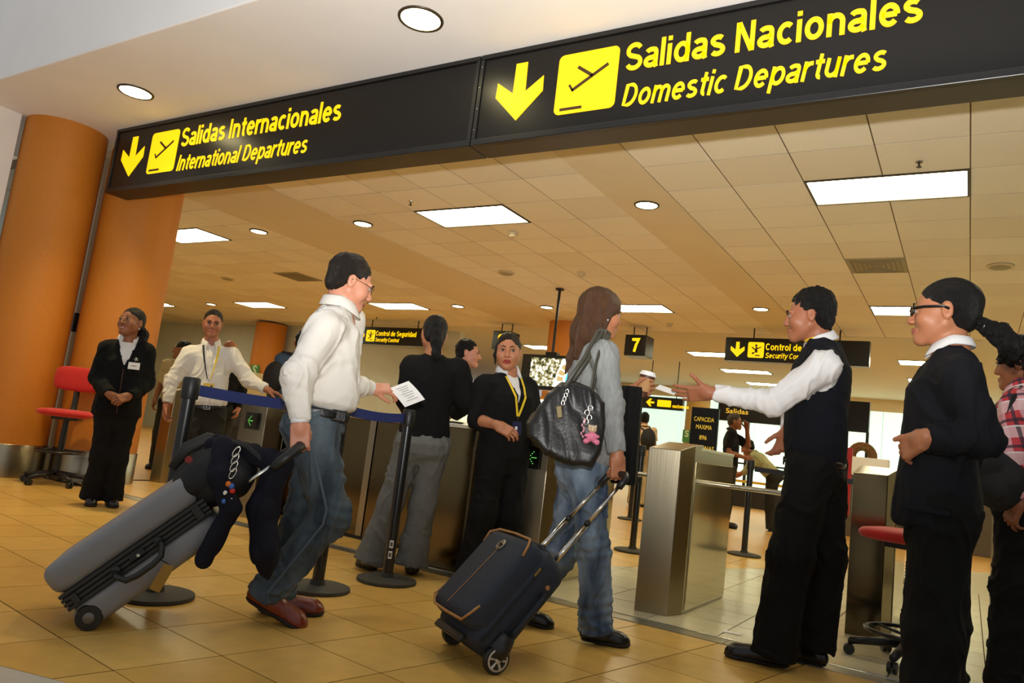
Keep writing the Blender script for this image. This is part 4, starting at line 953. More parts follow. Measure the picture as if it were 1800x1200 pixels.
# ================================================================== the man in a white shirt pulling the hard grey suitcase
p = Person(fixJ(JT['walk'], anR=JT['walk']['anR']), 'man in white shirt and jeans walking with a sheet of paper, head bowed', SK_FAIR, 33, -16, 0, heading=36, hs=1.04, jaw=1.0)
P_WALK = p
gripW = A(-2.352, 2.222, .755)
p.hands = [(p.J['wrR'], (.10,.08,-1), (.62,-.72,.2), 'R', dict(POSE['grip']), 1.02), (p.J['wrL'], (.62,.72,.10), (.25,-.55,.80), 'L', 'pinch', 1.0)]
p.body().eyes(brow=(30,22,16))
p.hair(lambda Q: hair_short(Q, 3, .004, 1.02, .003), H_DARK)
sec = [(.035,.168,.138,.0),(.09,.194,.166,.004),(.18,.200,.172,.006),(.4,.186,.152,.004),(.6,.188,.145,-.004),(.78,.180,.128,-.010),(.9,.132,.095,-.014),(1.0,.080,.076,-.01)]
fs = top_fn(p, sec, (.082,.070,.050), trap=.055, end=(.96,.96)); p.garment('shirt', fs, C_WHITE, fold=.007, fscale=(12,12,6), seed=5, creases=arm_cr(p))
p.collar(None, C_WHITE, r=.068, h=.042, open_=.35)
for s in 'RL':
    c = p.J['wr'+s]; b = p.J['el'+s]; n = nrm(c-b); p.garment('cuff', lambda P: np.maximum(rc(P, c-n*.07, c+n*.02, .040, .041), np.abs((P-(c-n*.030))@n)-.028), C_WHITE2, h=.005, pts=[c], pad=.1, fold=.001)
sb = [(-.36,.10,.085,0),(-.18,.170,.135,-.014),(-.05,.172,.138,-.008),(.03,.160,.128,0)]
fp = pants_fn(p, (.112,.090,.086), sb); p.garment('jeans', fp, C_DENIM1, fold=.010, fscale=(11,11,8), seed=11, creases=leg_cr(p))
belt(p, [(-.1,.164,.134,-.002),(.1,.164,.134,0)], -.035, .040, .010, L_BLACK, False)
th = MB(); th.obox(p.tw((.150,.075,-.0)), p.fwd*.034, p.rgt*.012, p.tup*.026); th.build('phone_pouch', L_BLACK, p.root, bevel=.008)
# side seam of the near leg and pocket edge
pts = []
for t in np.linspace(0, 1, 12):
    a, b, c = p.J['hpR'], p.J['knR'], p.J['anR']; q = a+(b-a)*min(1, t*2) if t < .5 else b+(c-b)*(t-.5)*2
    o = nrm(A(.62,-.78,0)); r_ = q+o*.2
    for _ in range(40):
        e = float(fp(A(r_)[None])[0])-.001
        if e < .0008: break
        r_ = r_-o*e*.8
    pts.append(r_)
p.ribbon('side_seam', pts, .010, mat('denim_seam', (86,100,112), .9, bump=.5, bscale=300), .002, nrm_=(.62,-.78,0))
p.shoe('R', (.62,.62,-.40), L_OXBLOOD, .285, 1.1); p.shoe('L', (.62,.76,0), L_OXBLOOD, .285, 1.1, z0=0.0)
spectacles(p, M_WIRE)

# ================================================================== the woman with the handbag and cup
jb = fixJ(JT['bag']); jb['anL'] = [jb['anL'][0], jb['anL'][1], .115]
p = Person(jb, 'woman in grey linen shirt and jeans with long brown hair, seen from behind', SK_OLIVE, 38, -4, 0, heading=34, hs=.97, fem=True)
P_BAG = p
p.hands = [(p.J['wrR'], (.12,.06,-1), (.75,-.60,.15), 'R', 'grip', .95), (p.J['wrL'], (.75,.35,.30), (.25,.85,.2), 'L', dict(curl=(42,44,46,48), spread=3, thumb=(.5,.7,-.5), thumb_bend=20), .95)]
p.body(lips=(170,96,84)).eyes(brow=(60,36,20))
def long_hair(Q):
    S = Q.copy(); S[:,0] = np.abs(S[:,0])
    d = el(S, (0,-.016,.036), (.088,.112,.094)); d = smin(d, rc(S*A(.93,1,1), (.0,-.035,.03), (.0,-.070,-.13), .082, .072), .03); d = smin(d, rc(S, (.030,-.088,-.10), (.022,-.105,-.255), .050, .018), .03)
    d = smin(d, rc(S, (.062,.006,.03), (.060,-.006,-.105), .026, .016), .02)
    face = el(S, (0,.118,-.050), (.062,.080,.120)); d = smax(d, -face, .006); d = smax(d, -el(S, (0,.03,-.20), (.05,.07,.12)), .01)
    return d+.0028*vnoise(Q*A(120,120,9), 5)+.004*vnoise(Q*A(40,40,5), 8)
p.hair(long_hair, H_BROWN, pts=[(0,0,.03),(0,-.06,-.25)], pad=.14)
p.hair_chain([(-.02,-.095,-.16),(-.03,-.115,-.26),(-.028,-.128,-.34)], (.030,.020,.006), H_BROWN, 4, 'hair_wisp', .003)
sec = [(-.07,.180,.134,-.006),(-.02,.176,.130,-.004),(.15,.158,.112,.004),(.35,.146,.108,.006),(.6,.154,.114,.008),(.8,.152,.105,.0),(.92,.110,.082,-.010),(1.0,.066,.062,-.01)]
fs = top_fn(p, sec, (.070,.060,.044), trap=.046, end=(.94,.9)); p.garment('linen_shirt', fs, C_LINEN, fold=.005, fscale=(14,14,7), seed=21, creases=arm_cr(p))
p.collar(None, C_LINEN, r=.060, h=.034, open_=.4)
fp = pants_fn(p, (.100,.078,.088)); p.garment('jeans', fp, C_DENIM2, fold=.008, fscale=(14,14,9), seed=31, creases=leg_cr(p))
p.shoe('R', (.80,.60,0), L_SHOE, .24, .88, z0=0.0); p.shoe('L', (.80,.60,-.12), L_SHOE, .24, .88, z0=.012)
q = p.hw((.080,.0,-.045)); MB().lathe([(.001,-.004),(.0045,0),(.001,.004)], q, (0,0,1), n=10).build('earring', M_CARD, p.root, smooth=True)

# ================================================================== the man in the vest
p = Person(fixJ(JT['vest']), 'man in navy vest and white shirt stretching out his arm with open palm', SK_TAN, -98, -6, 0, heading=-97, hs=1.06)
P_VEST = p
p.hands = [(p.J['wrL'], (-.97,-.10,-.12), (.0,-.82,-.57), 'L', dict(curl=(4,7,11,15), spread=7, thumb=(.80,.55,.05), thumb_bend=-5), 1.04), (p.J['wrR'], (-.25,-.1,-.95), (.4,.85,-.2), 'R', 'relax', 1.02)]
p.body(lips=(176,104,86)).eyes(brow=(20,15,12), bw=1.25)
p.hair(lambda Q: hair_short(Q, 8, .004, 1.0, .005, .008), H_BLACK)
sec = [(-.08,.165,.128,-.005),(.10,.178,.138,.0),(.35,.176,.134,.002),(.6,.186,.138,-.004),(.78,.180,.124,-.012),(.9,.134,.092,-.016),(1.0,.082,.076,-.012)]
fs = top_fn(p, sec, (.080,.066,.046), trap=.05, end=(.95,.95)); p.garment('shirt', fs, C_WHITE2, fold=.006, fscale=(15,15,8), seed=41, creases=arm_cr(p, .004))
def vest_fn(P):
    d = p.torso(P, sec, .012)
    for s in 'RL': d = smin(d, rc(P, p.J['neck']-p.tup*.03, p.J['sh'+s]+p.tup*.005, .062, .075), .04)
    for s in 'RL':
        o = nrm(p.J['sh'+s]-p.J['neck']); o = nrm(o-p.tup*float(o@p.tup)); hole = rc(P, p.J['sh'+s]-p.tup*.03+o*.02+p.fwd*.02, p.J['sh'+s]+o*.16-p.tup*.02+p.fwd*.02, .094, .11); d = smax(d, -hole, .004)
    return neck_v(p, d, P, .66, .30)
p.garment('knit_vest', vest_fn, C_VEST, h=.0055, fold=.0035, fscale=(12,12,7), seed=43)
p.collar(None, C_WHITE2, r=.066, h=.038, open_=.35)
b = MB(); N = p.J['neck']; n2 = nrm(p.hw((0,-.026,-.045))-N); pts = [N+n2*.020+p.fwd*math.cos(a)*.079+p.rgt*math.sin(a)*.076-n2*.02*max(0, math.cos(a)) for a in np.linspace(.5, 2*math.pi-.5, 24)]
b.tube(pts, .006, 6, flat=.4, upv=(0,0,1)); b.build('lanyard', M_GOLD, p.root)
sb = [(-.36,.11,.09,0),(-.18,.172,.140,-.012),(-.05,.176,.138,-.008),(.06,.166,.126,0)]
p.garment('trousers', pants_fn(p, (.118,.104,.108), sb), C_BLACK2, fold=.008, fscale=(11,11,6), seed=47)
belt(p, [(-.1,.172,.134,-.004),(.1,.168,.128,0)], -.10, -.045, .006, L_BLACK)
p.shoe('L', (-1,-.10,0), L_SHOE, .29, 1.02, z0=0.0); p.shoe('R', (-.93,.30,0), L_SHOE, .29, 1.02, z0=0.0)

# ================================================================== the officer in glasses
p = Person(fixJ(JT['rightw']), 'woman in midnight blazer and black-framed glasses with a hand in her pocket', SK_OLIVE, -92, -2, 0, heading=-92, hs=1.02, fem=True)
P_RW = p
p.hands = [(p.J['wrL'], (-.60,.66,-.45), (-.66,-.74,.15), 'L', dict(curl=(20,24,28,30), spread=2, thumb=(.30,.90,.30), thumb_bend=5), .98), (p.J['wrR'], (-.9,.1,-.4), (0,.9,.3), 'R', 'relax', .95)]
p.body(lips=(160,90,80)).eyes(brow=(22,16,12))
p.hair(lambda Q: hair_back(Q, 4), H_BLACK)
p.hair_chain([(0,-.105,-.035),(0,-.130,-.055),(.0,-.165,-.075),(0,-.195,-.115),(0,-.205,-.150)], (.024,.022,.034,.034,.014), H_BLACK, 6, 'ponytail', .007)
MB().lathe([(.024,-.010),(.029,0),(.024,.010)], p.hw((0,-.123,-.050)), nrm(p.hw((0,-.165,-.075))-p.hw((0,-.105,-.035))), n=16).build('hair_band', M_BLACKM, p.root, smooth=True)
sec = [(-.20,.182,.150,.008),(-.05,.180,.146,.010),(.15,.168,.134,.012),(.35,.154,.122,.014),(.55,.158,.124,.012),(.7,.162,.126,.010),(.82,.156,.108,-.004),(.92,.116,.084,-.012),(1.0,.072,.066,-.012)]
inn = [(.5,.148,.112,.016),(.7,.150,.114,.012),(.82,.144,.096,-.002),(.92,.104,.074,-.010),(1.0,.062,.058,-.01)]
p.garment('blouse', lambda P: p.torso(P, inn), C_WHITE2, pts=[p.J['neck']], pad=.3, fold=.002)
fj = top_fn(p, sec, (.070,.062,.050), trap=.046, end=(.96,.96)); jk = p.garment('blazer', lambda P: neck_v(p, fj(P), P, .60, .22), C_NAVY, fold=.006, fscale=(11,11,6), seed=53)
p.collar(None, C_WHITE2, r=.056, h=.028, open_=.35, drop=.012)
pk = []
for u in np.linspace(-.03, .11, 7):
    o = p.tw((-.4, u, -.035+.03*(u))); d = p.rgt; q = A(o)
    for _ in range(50):
        e = float(fj(q[None])[0])-.003
        if e < .001: break
        q = q+d*e*.8
    pk.append(q)
p.ribbon('pocket_welt', pk, .016, C_NAVY, .006, nrm_=-p.rgt, parent=jk)
p.garment('trousers', pants_fn(p, (.102,.092,.104)), C_BLACK2, fold=.006, fscale=(11,11,6), seed=57)
p.shoe('L', (-1,-.1,0), L_SHOE, .25, .9, z0=0.0); p.shoe('R', (-1,.1,0), L_SHOE, .25, .9, z0=0.0)
spectacles(p, M_GLASSF, .003, True)

# ================================================================== woman with a ponytail seen from behind
p = Person(fixJ(JT['sweat']), 'woman in black sweater and grey trousers with dark ponytail, her back turned', SK_OLIVE, -46, -6, 0, heading=-38, hs=1.0, fem=True)
P_SW = p
p.hands = [(p.J['wrR'], (-.75,.5,.1), (.2,.6,.7), 'R', 'relax', .95), (p.J['wrL'], (.1,.9,.1), (-.4,.5,.7), 'L', 'relax', .95)]
p.body().eyes()
p.hair(lambda Q: hair_back(Q, 14), H_BLACK)
p.hair_chain([(0,-.100,-.005),(0,-.128,-.02),(.004,-.135,-.075),(.010,-.125,-.150),(.014,-.115,-.195)], (.030,.032,.036,.028,.008), H_BLACK, 16, 'ponytail', .006)
sec = [(-.10,.168,.125,-.008),(.05,.165,.120,0),(.3,.150,.112,.004),(.5,.160,.116,.006),(.7,.168,.120,.004),(.82,.158,.104,-.006),(.92,.112,.080,-.012),(1.0,.064,.060,-.01)]
fs = top_fn(p, sec, (.072,.064,.046), trap=.05); p.garment('sweater', fs, C_BLACK, fold=.0026, seed=61)
p.garment('trousers', pants_fn(p, (.104,.080,.112), [(-.36,.10,.09,0),(-.2,.164,.138,-.020),(-.08,.168,.140,-.022),(.05,.152,.112,0)]), C_GREYT, fold=.0055, fscale=(13,13,7), seed=63)
p.shoe('R', (-.55,.83,0), L_SHOE, .24, .88, z0=0.0); p.shoe('L', (-.90,.42,0), L_SHOE, .25, .9, z0=0.0)

# ================================================================== the talking woman
jt = fixJ(JT['talk'])
p = Person(jt, 'woman in black sweater with yellow lanyard, talking with parted red lips', SK_OLIVE, 150, -2, -3, heading=116, hs=1.04, fem=True, mouth=.006, jaw=1.06)
P_TK = p
p.hands = [(p.J['wrR'], (.86,.10,-.32), (.25,-.75,.55), 'R', 'pinch', .95), (p.J['wrL'], (.4,-.3,-.8), (.3,.7,0), 'L', 'relax', .95)]
p.body(lips=(150,52,48)).eyes(brow=(22,14,10), bw=1.1, look=(-.25,0))
p.hair(lambda Q: hair_back(Q, 24, .003), H_DARK)
p.hair_chain([(.072,.022,.03),(.078,.016,-.03),(.074,.012,-.085)], (.010,.009,.004), H_DARK, 25, 'loose_strand', .002)
p.hair_chain([(0,-.105,-.01),(0,-.125,-.04),(0,-.12,-.10)], (.03,.034,.012), H_DARK, 26, 'ponytail', .005)
sec = [(-.16,.178,.135,-.008),(.05,.172,.130,0),(.3,.156,.122,.008),(.5,.166,.132,.018),(.68,.174,.142,.022),(.82,.160,.112,.002),(.92,.112,.080,-.008),(1.0,.064,.060,-.01)]
inn = [(.45,.150,.112,.016),(.7,.158,.126,.020),(.82,.146,.100,.002),(.92,.104,.074,-.008),(1.0,.060,.056,-.01)]
p.garment('blouse', lambda P: p.torso(P, inn), C_WHITE2, pts=[p.J['neck']], pad=.3, fold=.002)
fj = top_fn(p, sec, (.076,.066,.056), trap=.05, end=(.22,.95)); sw = lambda P: neck_v(p, fj(P), P, .60, .24); p.garment('sweater', sw, C_BLACK, fold=.003, seed=71)
p.collar(None, C_WHITE2, r=.062, h=.036, open_=.9, drop=.035)
for sx in (1, -1):
    pts = [p.surf(fj, sx*u, z*p.TL, off=.004) for u, z in ((.058,.93),(.050,.80),(.036,.66),(.018,.52),(.004,.42))]; p.ribbon('lanyard', pts, .014, M_GOLD)
c = p.surf(fj, 0, .34*p.TL, off=.008); p.ribbon('lanyard_clip', [p.surf(fj, 0, .42*p.TL, off=.006), p.surf(fj, 0, .37*p.TL, off=.008)], .008, M_BUCK)
MB().obox(c-p.tup*.035, p.rgt*.033, p.fwd*.002, p.tup*.042).build('badge', M_CARDB, p.root, bevel=.003)
MB().obox(c-p.tup*.035+p.fwd*.003+p.rgt*.008, p.rgt*.008, p.fwd*.0012, p.tup*.010).build('badge_mark', M_CARD, p.root)
p.garment('trousers', pants_fn(p, (.108,.086,.100)), C_BLACK2, fold=.005, seed=73)
p.shoe('R', (.5,-.85,0), L_SHOE, .24, .88, z0=0.0); p.shoe('L', (.8,-.55,0), L_SHOE, .24, .88, z0=0.0)
for sx in (1, -1): MB().lathe([(.001,-.005),(.005,0),(.001,.005)], p.hw((sx*.080,-.004,-.046)), (0,0,1), n=10).build('earring', M_BUCK, p.root, smooth=True)

# ================================================================== the smiling woman by the orange columns
p = Person(fixJ(JT['left_w']), 'smiling woman in black cardigan with name tag and clasped hands by orange column', SK_BROWN, 160, 6, -2, heading=122, hs=1.03, fem=True, jaw=1.05)
P_LW = p
p.hands = [(p.J['wrR'], (.32,.86,-.38), (.62,-.5,.55), 'R', 'fold', .95), (p.J['wrL'], (.12,-.92,-.36), (.72,-.05,.6), 'L', 'fold', .95)]
p.body(lips=(150,66,58)).eyes(brow=(18,12,9), look=(.15,0))
MB().tube([p.hw(q) for q in ((-.017,.0905,-.0665),(-.008,.0955,-.0690),(0,.0965,-.0698),(.008,.0955,-.0690),(.017,.0905,-.0665))], .0022, 8, upv=(0,0,1)).build('teeth', mat('teeth', (236,230,218), .3), p.root, smooth=True)
p.hair(lambda Q: hair_back(Q, 34), H_BLACK)
p.hair_chain([(-.02,-.100,-.03),(-.045,-.112,-.07),(-.055,-.100,-.13),(-.055,-.090,-.185)], (.032,.036,.034,.012), H_BLACK, 36, 'ponytail', .006)
sec = [(-.16,.186,.140,-.004),(-.02,.182,.136,0),(.2,.168,.128,.006),(.45,.164,.128,.012),(.66,.168,.132,.016),(.82,.152,.106,.0),(.92,.110,.078,-.008),(1.0,.064,.060,-.01)]
inn = [(.45,.150,.110,.014),(.7,.152,.116,.014),(.82,.140,.094,.0),(.92,.102,.072,-.008),(1.0,.058,.055,-.01)]
p.garment('blouse', lambda P: p.torso(P, inn), C_WHITE2, pts=[p.J['neck']], pad=.3, fold=.002)
fj = top_fn(p, sec, (.072,.064,.050), trap=.05); p.garment('cardigan', lambda P: neck_v(p, fj(P), P, .60, .33), C_BLACK, fold=.0045, seed=81)
p.collar(None, C_WHITE2, r=.060, h=.036, open_=.9, drop=.03)
pts = [p.surf(fj, 0, z*p.TL, off=.001) for z in np.linspace(.54, -.1, 10)]; p.ribbon('placket_edge', pts, .006, mat('cardigan_piping', (84,50,34), .8))
c = p.surf(fj, -.070, .60*p.TL, off=.005); tg = MB().obox(c, p.rgt*.042, p.fwd*.002, p.tup*.028).build('name_tag', M_CARD, p.root, bevel=.002)
MB().obox(c+p.fwd*.0025, p.rgt*.018, p.fwd*.0008, p.tup*.004).build('tag_print', mat('tag_print', (176,140,140), .6), tg)
c = p.surf(fj, -.078, .70*p.TL, off=.006); b = MB()
for a in range(5): b.tube([c, c+p.rgt*.018*math.cos(a*1.257)+p.tup*.018*math.sin(a*1.257)], [.005,.003], 6)
b.build('brooch', M_BUCK, p.root)
for sx in (1, -1): MB().lathe([(.001,-.008),(.006,0),(.001,.006)], p.hw((sx*.080,-.006,-.050)), (0,0,1), n=10).build('earring', M_CARD, p.root, smooth=True)
p.garment('trousers', pants_fn(p, (.098,.080,.098)), C_BLACK2, fold=.005, seed=83)
p.shoe('R', (.9,-.5,0), L_SHOE, .24, .9, z0=0.0); p.shoe('L', (.9,-.3,0), L_SHOE, .24, .9, z0=0.0)

# ================================================================== the man wearing a lanyard
p = Person(fixJ(JT['lany']), 'man in white shirt wearing a lanyard, one hand resting on a gate', SK_TAN, 126, -4, 0, heading=124, hs=1.04)
P_LY = p
p.hands = [(p.J['wrR'], (.10,.0,-1), (-.85,-.4,.1), 'R', 'relax', 1.0), (p.J['wrL'], (.72,.60,-.18), (.1,.1,.98), 'L', 'rest', 1.0)]
p.body(lips=(166,96,80)).eyes(brow=(18,13,10), bw=1.2)
p.hair(lambda Q: hair_short(Q, 44, .004, .985, .002), H_BLACK)
sec = [(-.04,.160,.122,.0),(.06,.182,.142,.004),(.25,.180,.138,.004),(.5,.178,.132,.0),(.78,.182,.120,-.008),(.9,.132,.090,-.014),(1.0,.080,.074,-.01)]
fs = top_fn(p, sec, (.080,.070,.050), trap=.055, end=(.95,.95)); p.garment('shirt', fs, C_WHITE, fold=.006, fscale=(13,13,8), seed=91, creases=arm_cr(p))
p.collar(None, C_WHITE, r=.064, h=.040, open_=.5); shirt_front(p, fs, np.linspace(.86, .02, 12), C_WHITE); buttons(p, fs, np.linspace(.78, .08, 6), off=.003)
for sx, m in ((1, M_LBLK), (-1, M_GOLD)):
    pts = [p.surf(fs, sx*u, z*p.TL, off=.004) for u, z in ((.066,.96),(.060,.84),(.046,.70),(.026,.54),(.008,.42))]; p.ribbon('lanyard', pts, .016, m)
    pts = [p.surf(fs, sx*u*.80, z*p.TL, off=.0045) for u, z in ((.060,.94),(.056,.82),(.044,.68),(.024,.53),(.006,.42))]; p.ribbon('lanyard_stripe', pts, .006, M_CARD)
c = p.surf(fs, .0, .30*p.TL, off=.008); p.ribbon('lanyard_clip', [p.surf(fs, 0, .42*p.TL, off=.006), c+p.tup*.04], .007, M_BUCK)
cd = MB().obox(c, p.rgt*.045, p.fwd*.002, p.tup*.030).build('pass_card', M_CARDY, p.root, bevel=.002); MB().obox(c+p.fwd*.0026-p.rgt*.025, p.rgt*.008, p.fwd*.0008, p.tup*.012).build('card_photo', M_LBLK, cd)
belt(p, [(-.1,.164,.128,-.002),(.1,.162,.126,0)], -.05, .012, .006, L_BLACK)
p.garment('trousers', pants_fn(p, (.112,.092,.090)), C_CHAR, fold=.006, fscale=(11,11,7), seed=93)
p.shoe('R', (.7,-.7,0), L_SHOE, .28, 1.0, z0=0.0); p.shoe('L', (.8,-.5,0), L_SHOE, .28, 1.0, z0=0.0)

# ================================================================== the person in plaid
p = Person(fixJ(JT['plaid']), 'person in red plaid shirt with curly black hair and black shoulder bag', SK_BROWN, -70, -4, 0, heading=-55, hs=1.0, fem=True)
P_PL = p
p.hands = [(p.J['wrL'], (-.3,.2,-.9), (-.8,-.5,0), 'L', 'relax', .95), (p.J['wrR'], (-.5,.3,-.8), (.5,.5,0), 'R', 'relax', .95)]
p.body().eyes()
def curly(Q):
    S = Q.copy(); S[:,0] = np.abs(S[:,0]); d = el(S, (0,-.022,.036), (.094,.116,.100)); d = smin(d, rc(S, (.03,-.07,-.02), (.03,-.07,-.09), .055, .04), .03); d = smax(d, -el(S, (0,.112,-.036), (.072,.066,.104)), .008)
    return d+.010*vnoise(Q*A(70,70,70), 3)+.006*vnoise(Q*A(130,130,130), 6)
p.hair(curly, H_BLACK, pad=.18)
sec = [(-.16,.176,.130,-.008),(.05,.168,.124,0),(.35,.156,.118,.004),(.6,.164,.122,.004),(.8,.158,.108,-.004),(.92,.112,.080,-.01),(1.0,.066,.062,-.01)]
p.garment('plaid_shirt', top_fn(p, sec, (.074,.066,.050), trap=.05), C_PLAID, fold=.006, seed=101)
p.collar(None, C_PLAID, r=.062, h=.034)
p.garment('trousers', pants_fn(p, (.104,.084,.076)), C_BLACK2, fold=.007, fscale=(13,13,14), seed=103)
p.shoe('L', (-.8,.5,0), mat('red_canvas', (150,60,40), .7), .24, .9, z0=0.0); p.shoe('R', (-.8,.5,0), mat('red_canvas', (150,60,40), .7), .24, .9, z0=0.0)

# ================================================================== people further back
def skel(x, y, yawd, H=1.7, lean=0.0, **kw):
    s = H/1.7; f = yaw_dir(yawd); r = A(f[1], -f[0], 0); o = A(x, y, 0); q = lambda a, b, c: o+r*a*s+f*b*s+A(0,0,c*s)
    J = dict(head=q(0,.03+lean*1.1,1.575), neck=q(0,-.01+lean,1.43), pelvis=q(0,0,.90), shR=q(.17,0+lean,1.37), shL=q(-.17,0+lean,1.37), elR=q(.22,-.02+lean*.6,1.10), elL=q(-.22,-.02+lean*.6,1.10), wrR=q(.20,.10,.88), wrL=q(-.20,.10,.88),
             hpR=q(.09,0,.86), hpL=q(-.09,0,.86), knR=q(.095,.02,.47), knL=q(-.095,.02,.47), anR=q(.10,-.02,.09), anL=q(-.10,-.02,.09))
    for k, v in kw.items(): J[k] = q(*v)
    return J
def bystander(J, label, skin, yawd, top, trou, hair=None, hm=H_BLACK, sleeve=1.0, head_yaw=None, lod=.7, fem=False, shoes=L_SHOE, pose='relax', pitch=0):
    p = Person(J, label, skin, yawd if head_yaw is None else head_yaw, pitch, 0, heading=yawd, hs=1.02, fem=fem, lod=lod)
    up = (0, 0, 1)
    for s in 'RL': d = nrm(p.J['wr'+s]-p.J['el'+s]); p.hands.append((p.J['wr'+s], d, nrm(p.rgt*(1 if s == 'R' else -1)+p.fwd*.3), s, pose, 1.0))
    p.body().eyes()
    if hair is not None: p.hair(hair, hm)
    p.garment('shirt', top_fn(p, MSH, (.076,.064,.048), trap=.052, end=(sleeve, sleeve)), top, fold=.005, seed=int(abs(J['head'][0]*10)))
    p.collar(None, top, r=.066, h=.03)
    p.garment('trousers', pants_fn(p, (.104,.084,.082)), trou, fold=.005, seed=3)
    for s in 'RL': p.shoe(s, p.fwd, shoes, .27, 1.0, z0=0.0)
    return p
short = lambda sd: (lambda Q: hair_short(Q, sd, .004, 1.0, .004))
P_POLO = bystander(skel(-3.88, 5.44, 62, 1.735, wrR=(.16,.30,1.02), wrL=(-.10,.32,1.02), elR=(.22,.03,1.10)), 'man in black polo shirt in profile behind the ponytailed woman', SK_FAIR, 62, C_BLACK2, C_CHAR, short(61), sleeve=-.08, lod=.9)
P_BLUE = bystander(skel(-6.05, 5.52, -45, 1.78), 'person in slate blue top and jeans mostly hidden behind the walking man', SK_TAN, -45, C_SLATE, C_DENIM3, short(62))
P_KH = bystander(skel(-8.75, 6.0, 150, 1.66), 'man in khaki shirt half hidden behind the man with the lanyard', SK_BROWN, 150, C_KHAKI, C_CHAR, short(63), sleeve=-.1, head_yaw=230)
P_BALD = bystander(skel(-7.80, 5.98, 120, 1.70), 'bald man peeking over the shoulder of the man with the lanyard', SK_TAN, 120, C_BLACK2, C_CHAR, None)
P_PACK = bystander(skel(-5.15, 13.15, -25, 1.72), 'distant man in tan tee shirt wearing a black backpack, back turned', SK_BROWN, -25, C_TEE, C_KHAKI, short(64), sleeve=-.3, lod=.6)
P_FACE = bystander(skel(-3.12, 11.62, 78, 1.72, wrL=(-.06,.20,1.50), elL=(-.20,.24,1.24), wrR=(.1,.22,1.05)), 'distant man in black tee shirt raising a hand to his face', SK_BROWN, 78, C_BLACK2, C_CHAR, short(65), hm=hair_m('hair_grizzled', (70,62,50)), sleeve=-.2, lod=.6)
P_BEND = bystander(skel(-2.62, 12.3, -100, 1.62, lean=.30, head=(0,.44,1.30), neck=(0,.34,1.20), shR=(.17,.30,1.16), shL=(-.17,.30,1.16), elR=(.2,.40,.92), elL=(-.2,.40,.92), wrR=(.1,.52,.85), wrL=(-.1,.52,.85)), 'distant person in pale green top bending forward near the far glazing', SK_TAN, -100, cloth('pale_olive_cotton', (170,168,120), .85), C_CHAR, lambda Q: hair_back(Q, 66), sleeve=.5, lod=.6, fem=True, pitch=-30)
# ------------------------------------------------------------------ stanchions and belts
M_POST = mat('stanchion_post', (20,20,21), .3, coat=.2); M_BELT = mat('belt_navy', (28,44,104), .7, bump=.2, bscale=500); M_BELTD = mat('belt_dark', (24,26,44), .7)
def stanchion(x, y, label, h=.99, r=.031, group='stanchion posts', name='stanchion'):
    t = thing(name, label, 'stanchion', group=group)
    MB().lathe([(.168,0),(.172,.006),(.170,.018),(.150,.024),(.040,.028),(.036,.05)], (x,y,0), n=40).build('base', M_RUBBER, t, auto=35)
    MB().lathe([(r,.028),(r,h-.10)], (x,y,0), n=24).build('post', M_POST, t, auto=40)
    MB().lathe([(r+.006,h-.10),(r+.008,h-.095),(r+.008,h-.008),(r+.004,h),(r-.004,h+.002)], (x,y,0), n=24).build('belt_head', M_BLACKP, t, auto=40)
    return t
def belt_run(a, b, label, z=.935, w=.052, m=M_BELT, sag=.012, group='retractable belts'):
    a = Vector((*a, 0)); b = Vector((*b, 0)); d = (b-a).normalized(); a2, b2 = a+d*.042, b-d*.042; n = Vector((-d.y, d.x, 0))*.0012; rg = []
    for i in range(9):
        q = a2+(b2-a2)*i/8; zz = z-sag*4*(i/8)*(1-i/8); rg.append([q-n+Vector((0,0,zz-w/2)), q+n+Vector((0,0,zz-w/2)), q+n+Vector((0,0,zz+w/2)), q-n+Vector((0,0,zz+w/2))])
    t = thing('retractable_belt', label, 'barrier belt', group=group); MB().rings(rg).build('webbing', m, t)
    MB().obox(b2+d*.008+Vector((0,0,z)), d*.010, n.normalized()*.006, Vector((0,0,w/2+.006))).build('belt_clip', M_BLACKP, t, bevel=.002)
S1, S2, S3 = (-3.086,2.192), (-2.826,3.479), (-2.862,2.968)
stanchion(*S1, 'black stanchion behind the hard grey suitcase')
t2 = stanchion(*S2, 'black stanchion with two small white stickers on its post')
stanchion(*S3, 'black stanchion whose post is hidden by the walking man\'s legs')
for z in (.155,.215):
    d = Vector((-S2[0], -S2[1], 0)).normalized(); c = Vector((*S2, z))+d*.0315; sd = Vector((-d.y, d.x, 0)); s = MB().obox(c, sd*.011, d*.0012, Vector((0,0,.021))).build('sticker', M_CARD, t2)
    MB().obox(c+d*.0014, sd*.007, d*.0003, Vector((0,0,.012))).build('sticker_print', mat('sticker_print', (90,88,84), .6), s)
belt_run(S1, S3, 'blue belt stretched in front of the man with the lanyard'); belt_run(S3, S2, 'blue belt ending at the stanchion with stickers')
IN = [(-1.98,8.19),(-2.66,6.79),(-4.06,10.15),(-.45,8.35)]
for q, l in zip(IN, ('stanchion beyond the gates beside the man in the vest', 'stanchion beyond the gates mostly hidden by the steel pylon', 'distant stanchion by the man with the backpack', 'stanchion beyond the gates hidden behind the vest wearer')): stanchion(*q, l, group='inner stanchion posts')
belt_run(IN[0], IN[3], 'dark blue belt beyond the gates behind the man in the vest', .90, m=M_BELTD); belt_run(IN[1], IN[2], 'dark blue belt in front of the man with the backpack', .92, m=M_BELTD)
belt_run(IN[2], (-5.9,9.9), 'dark belt beside the far stanchion by the backpack wearer', .92, m=M_BELTD); stanchion(-5.9, 9.9, 'far stanchion behind the traveller with the handbag', group='inner stanchion posts')

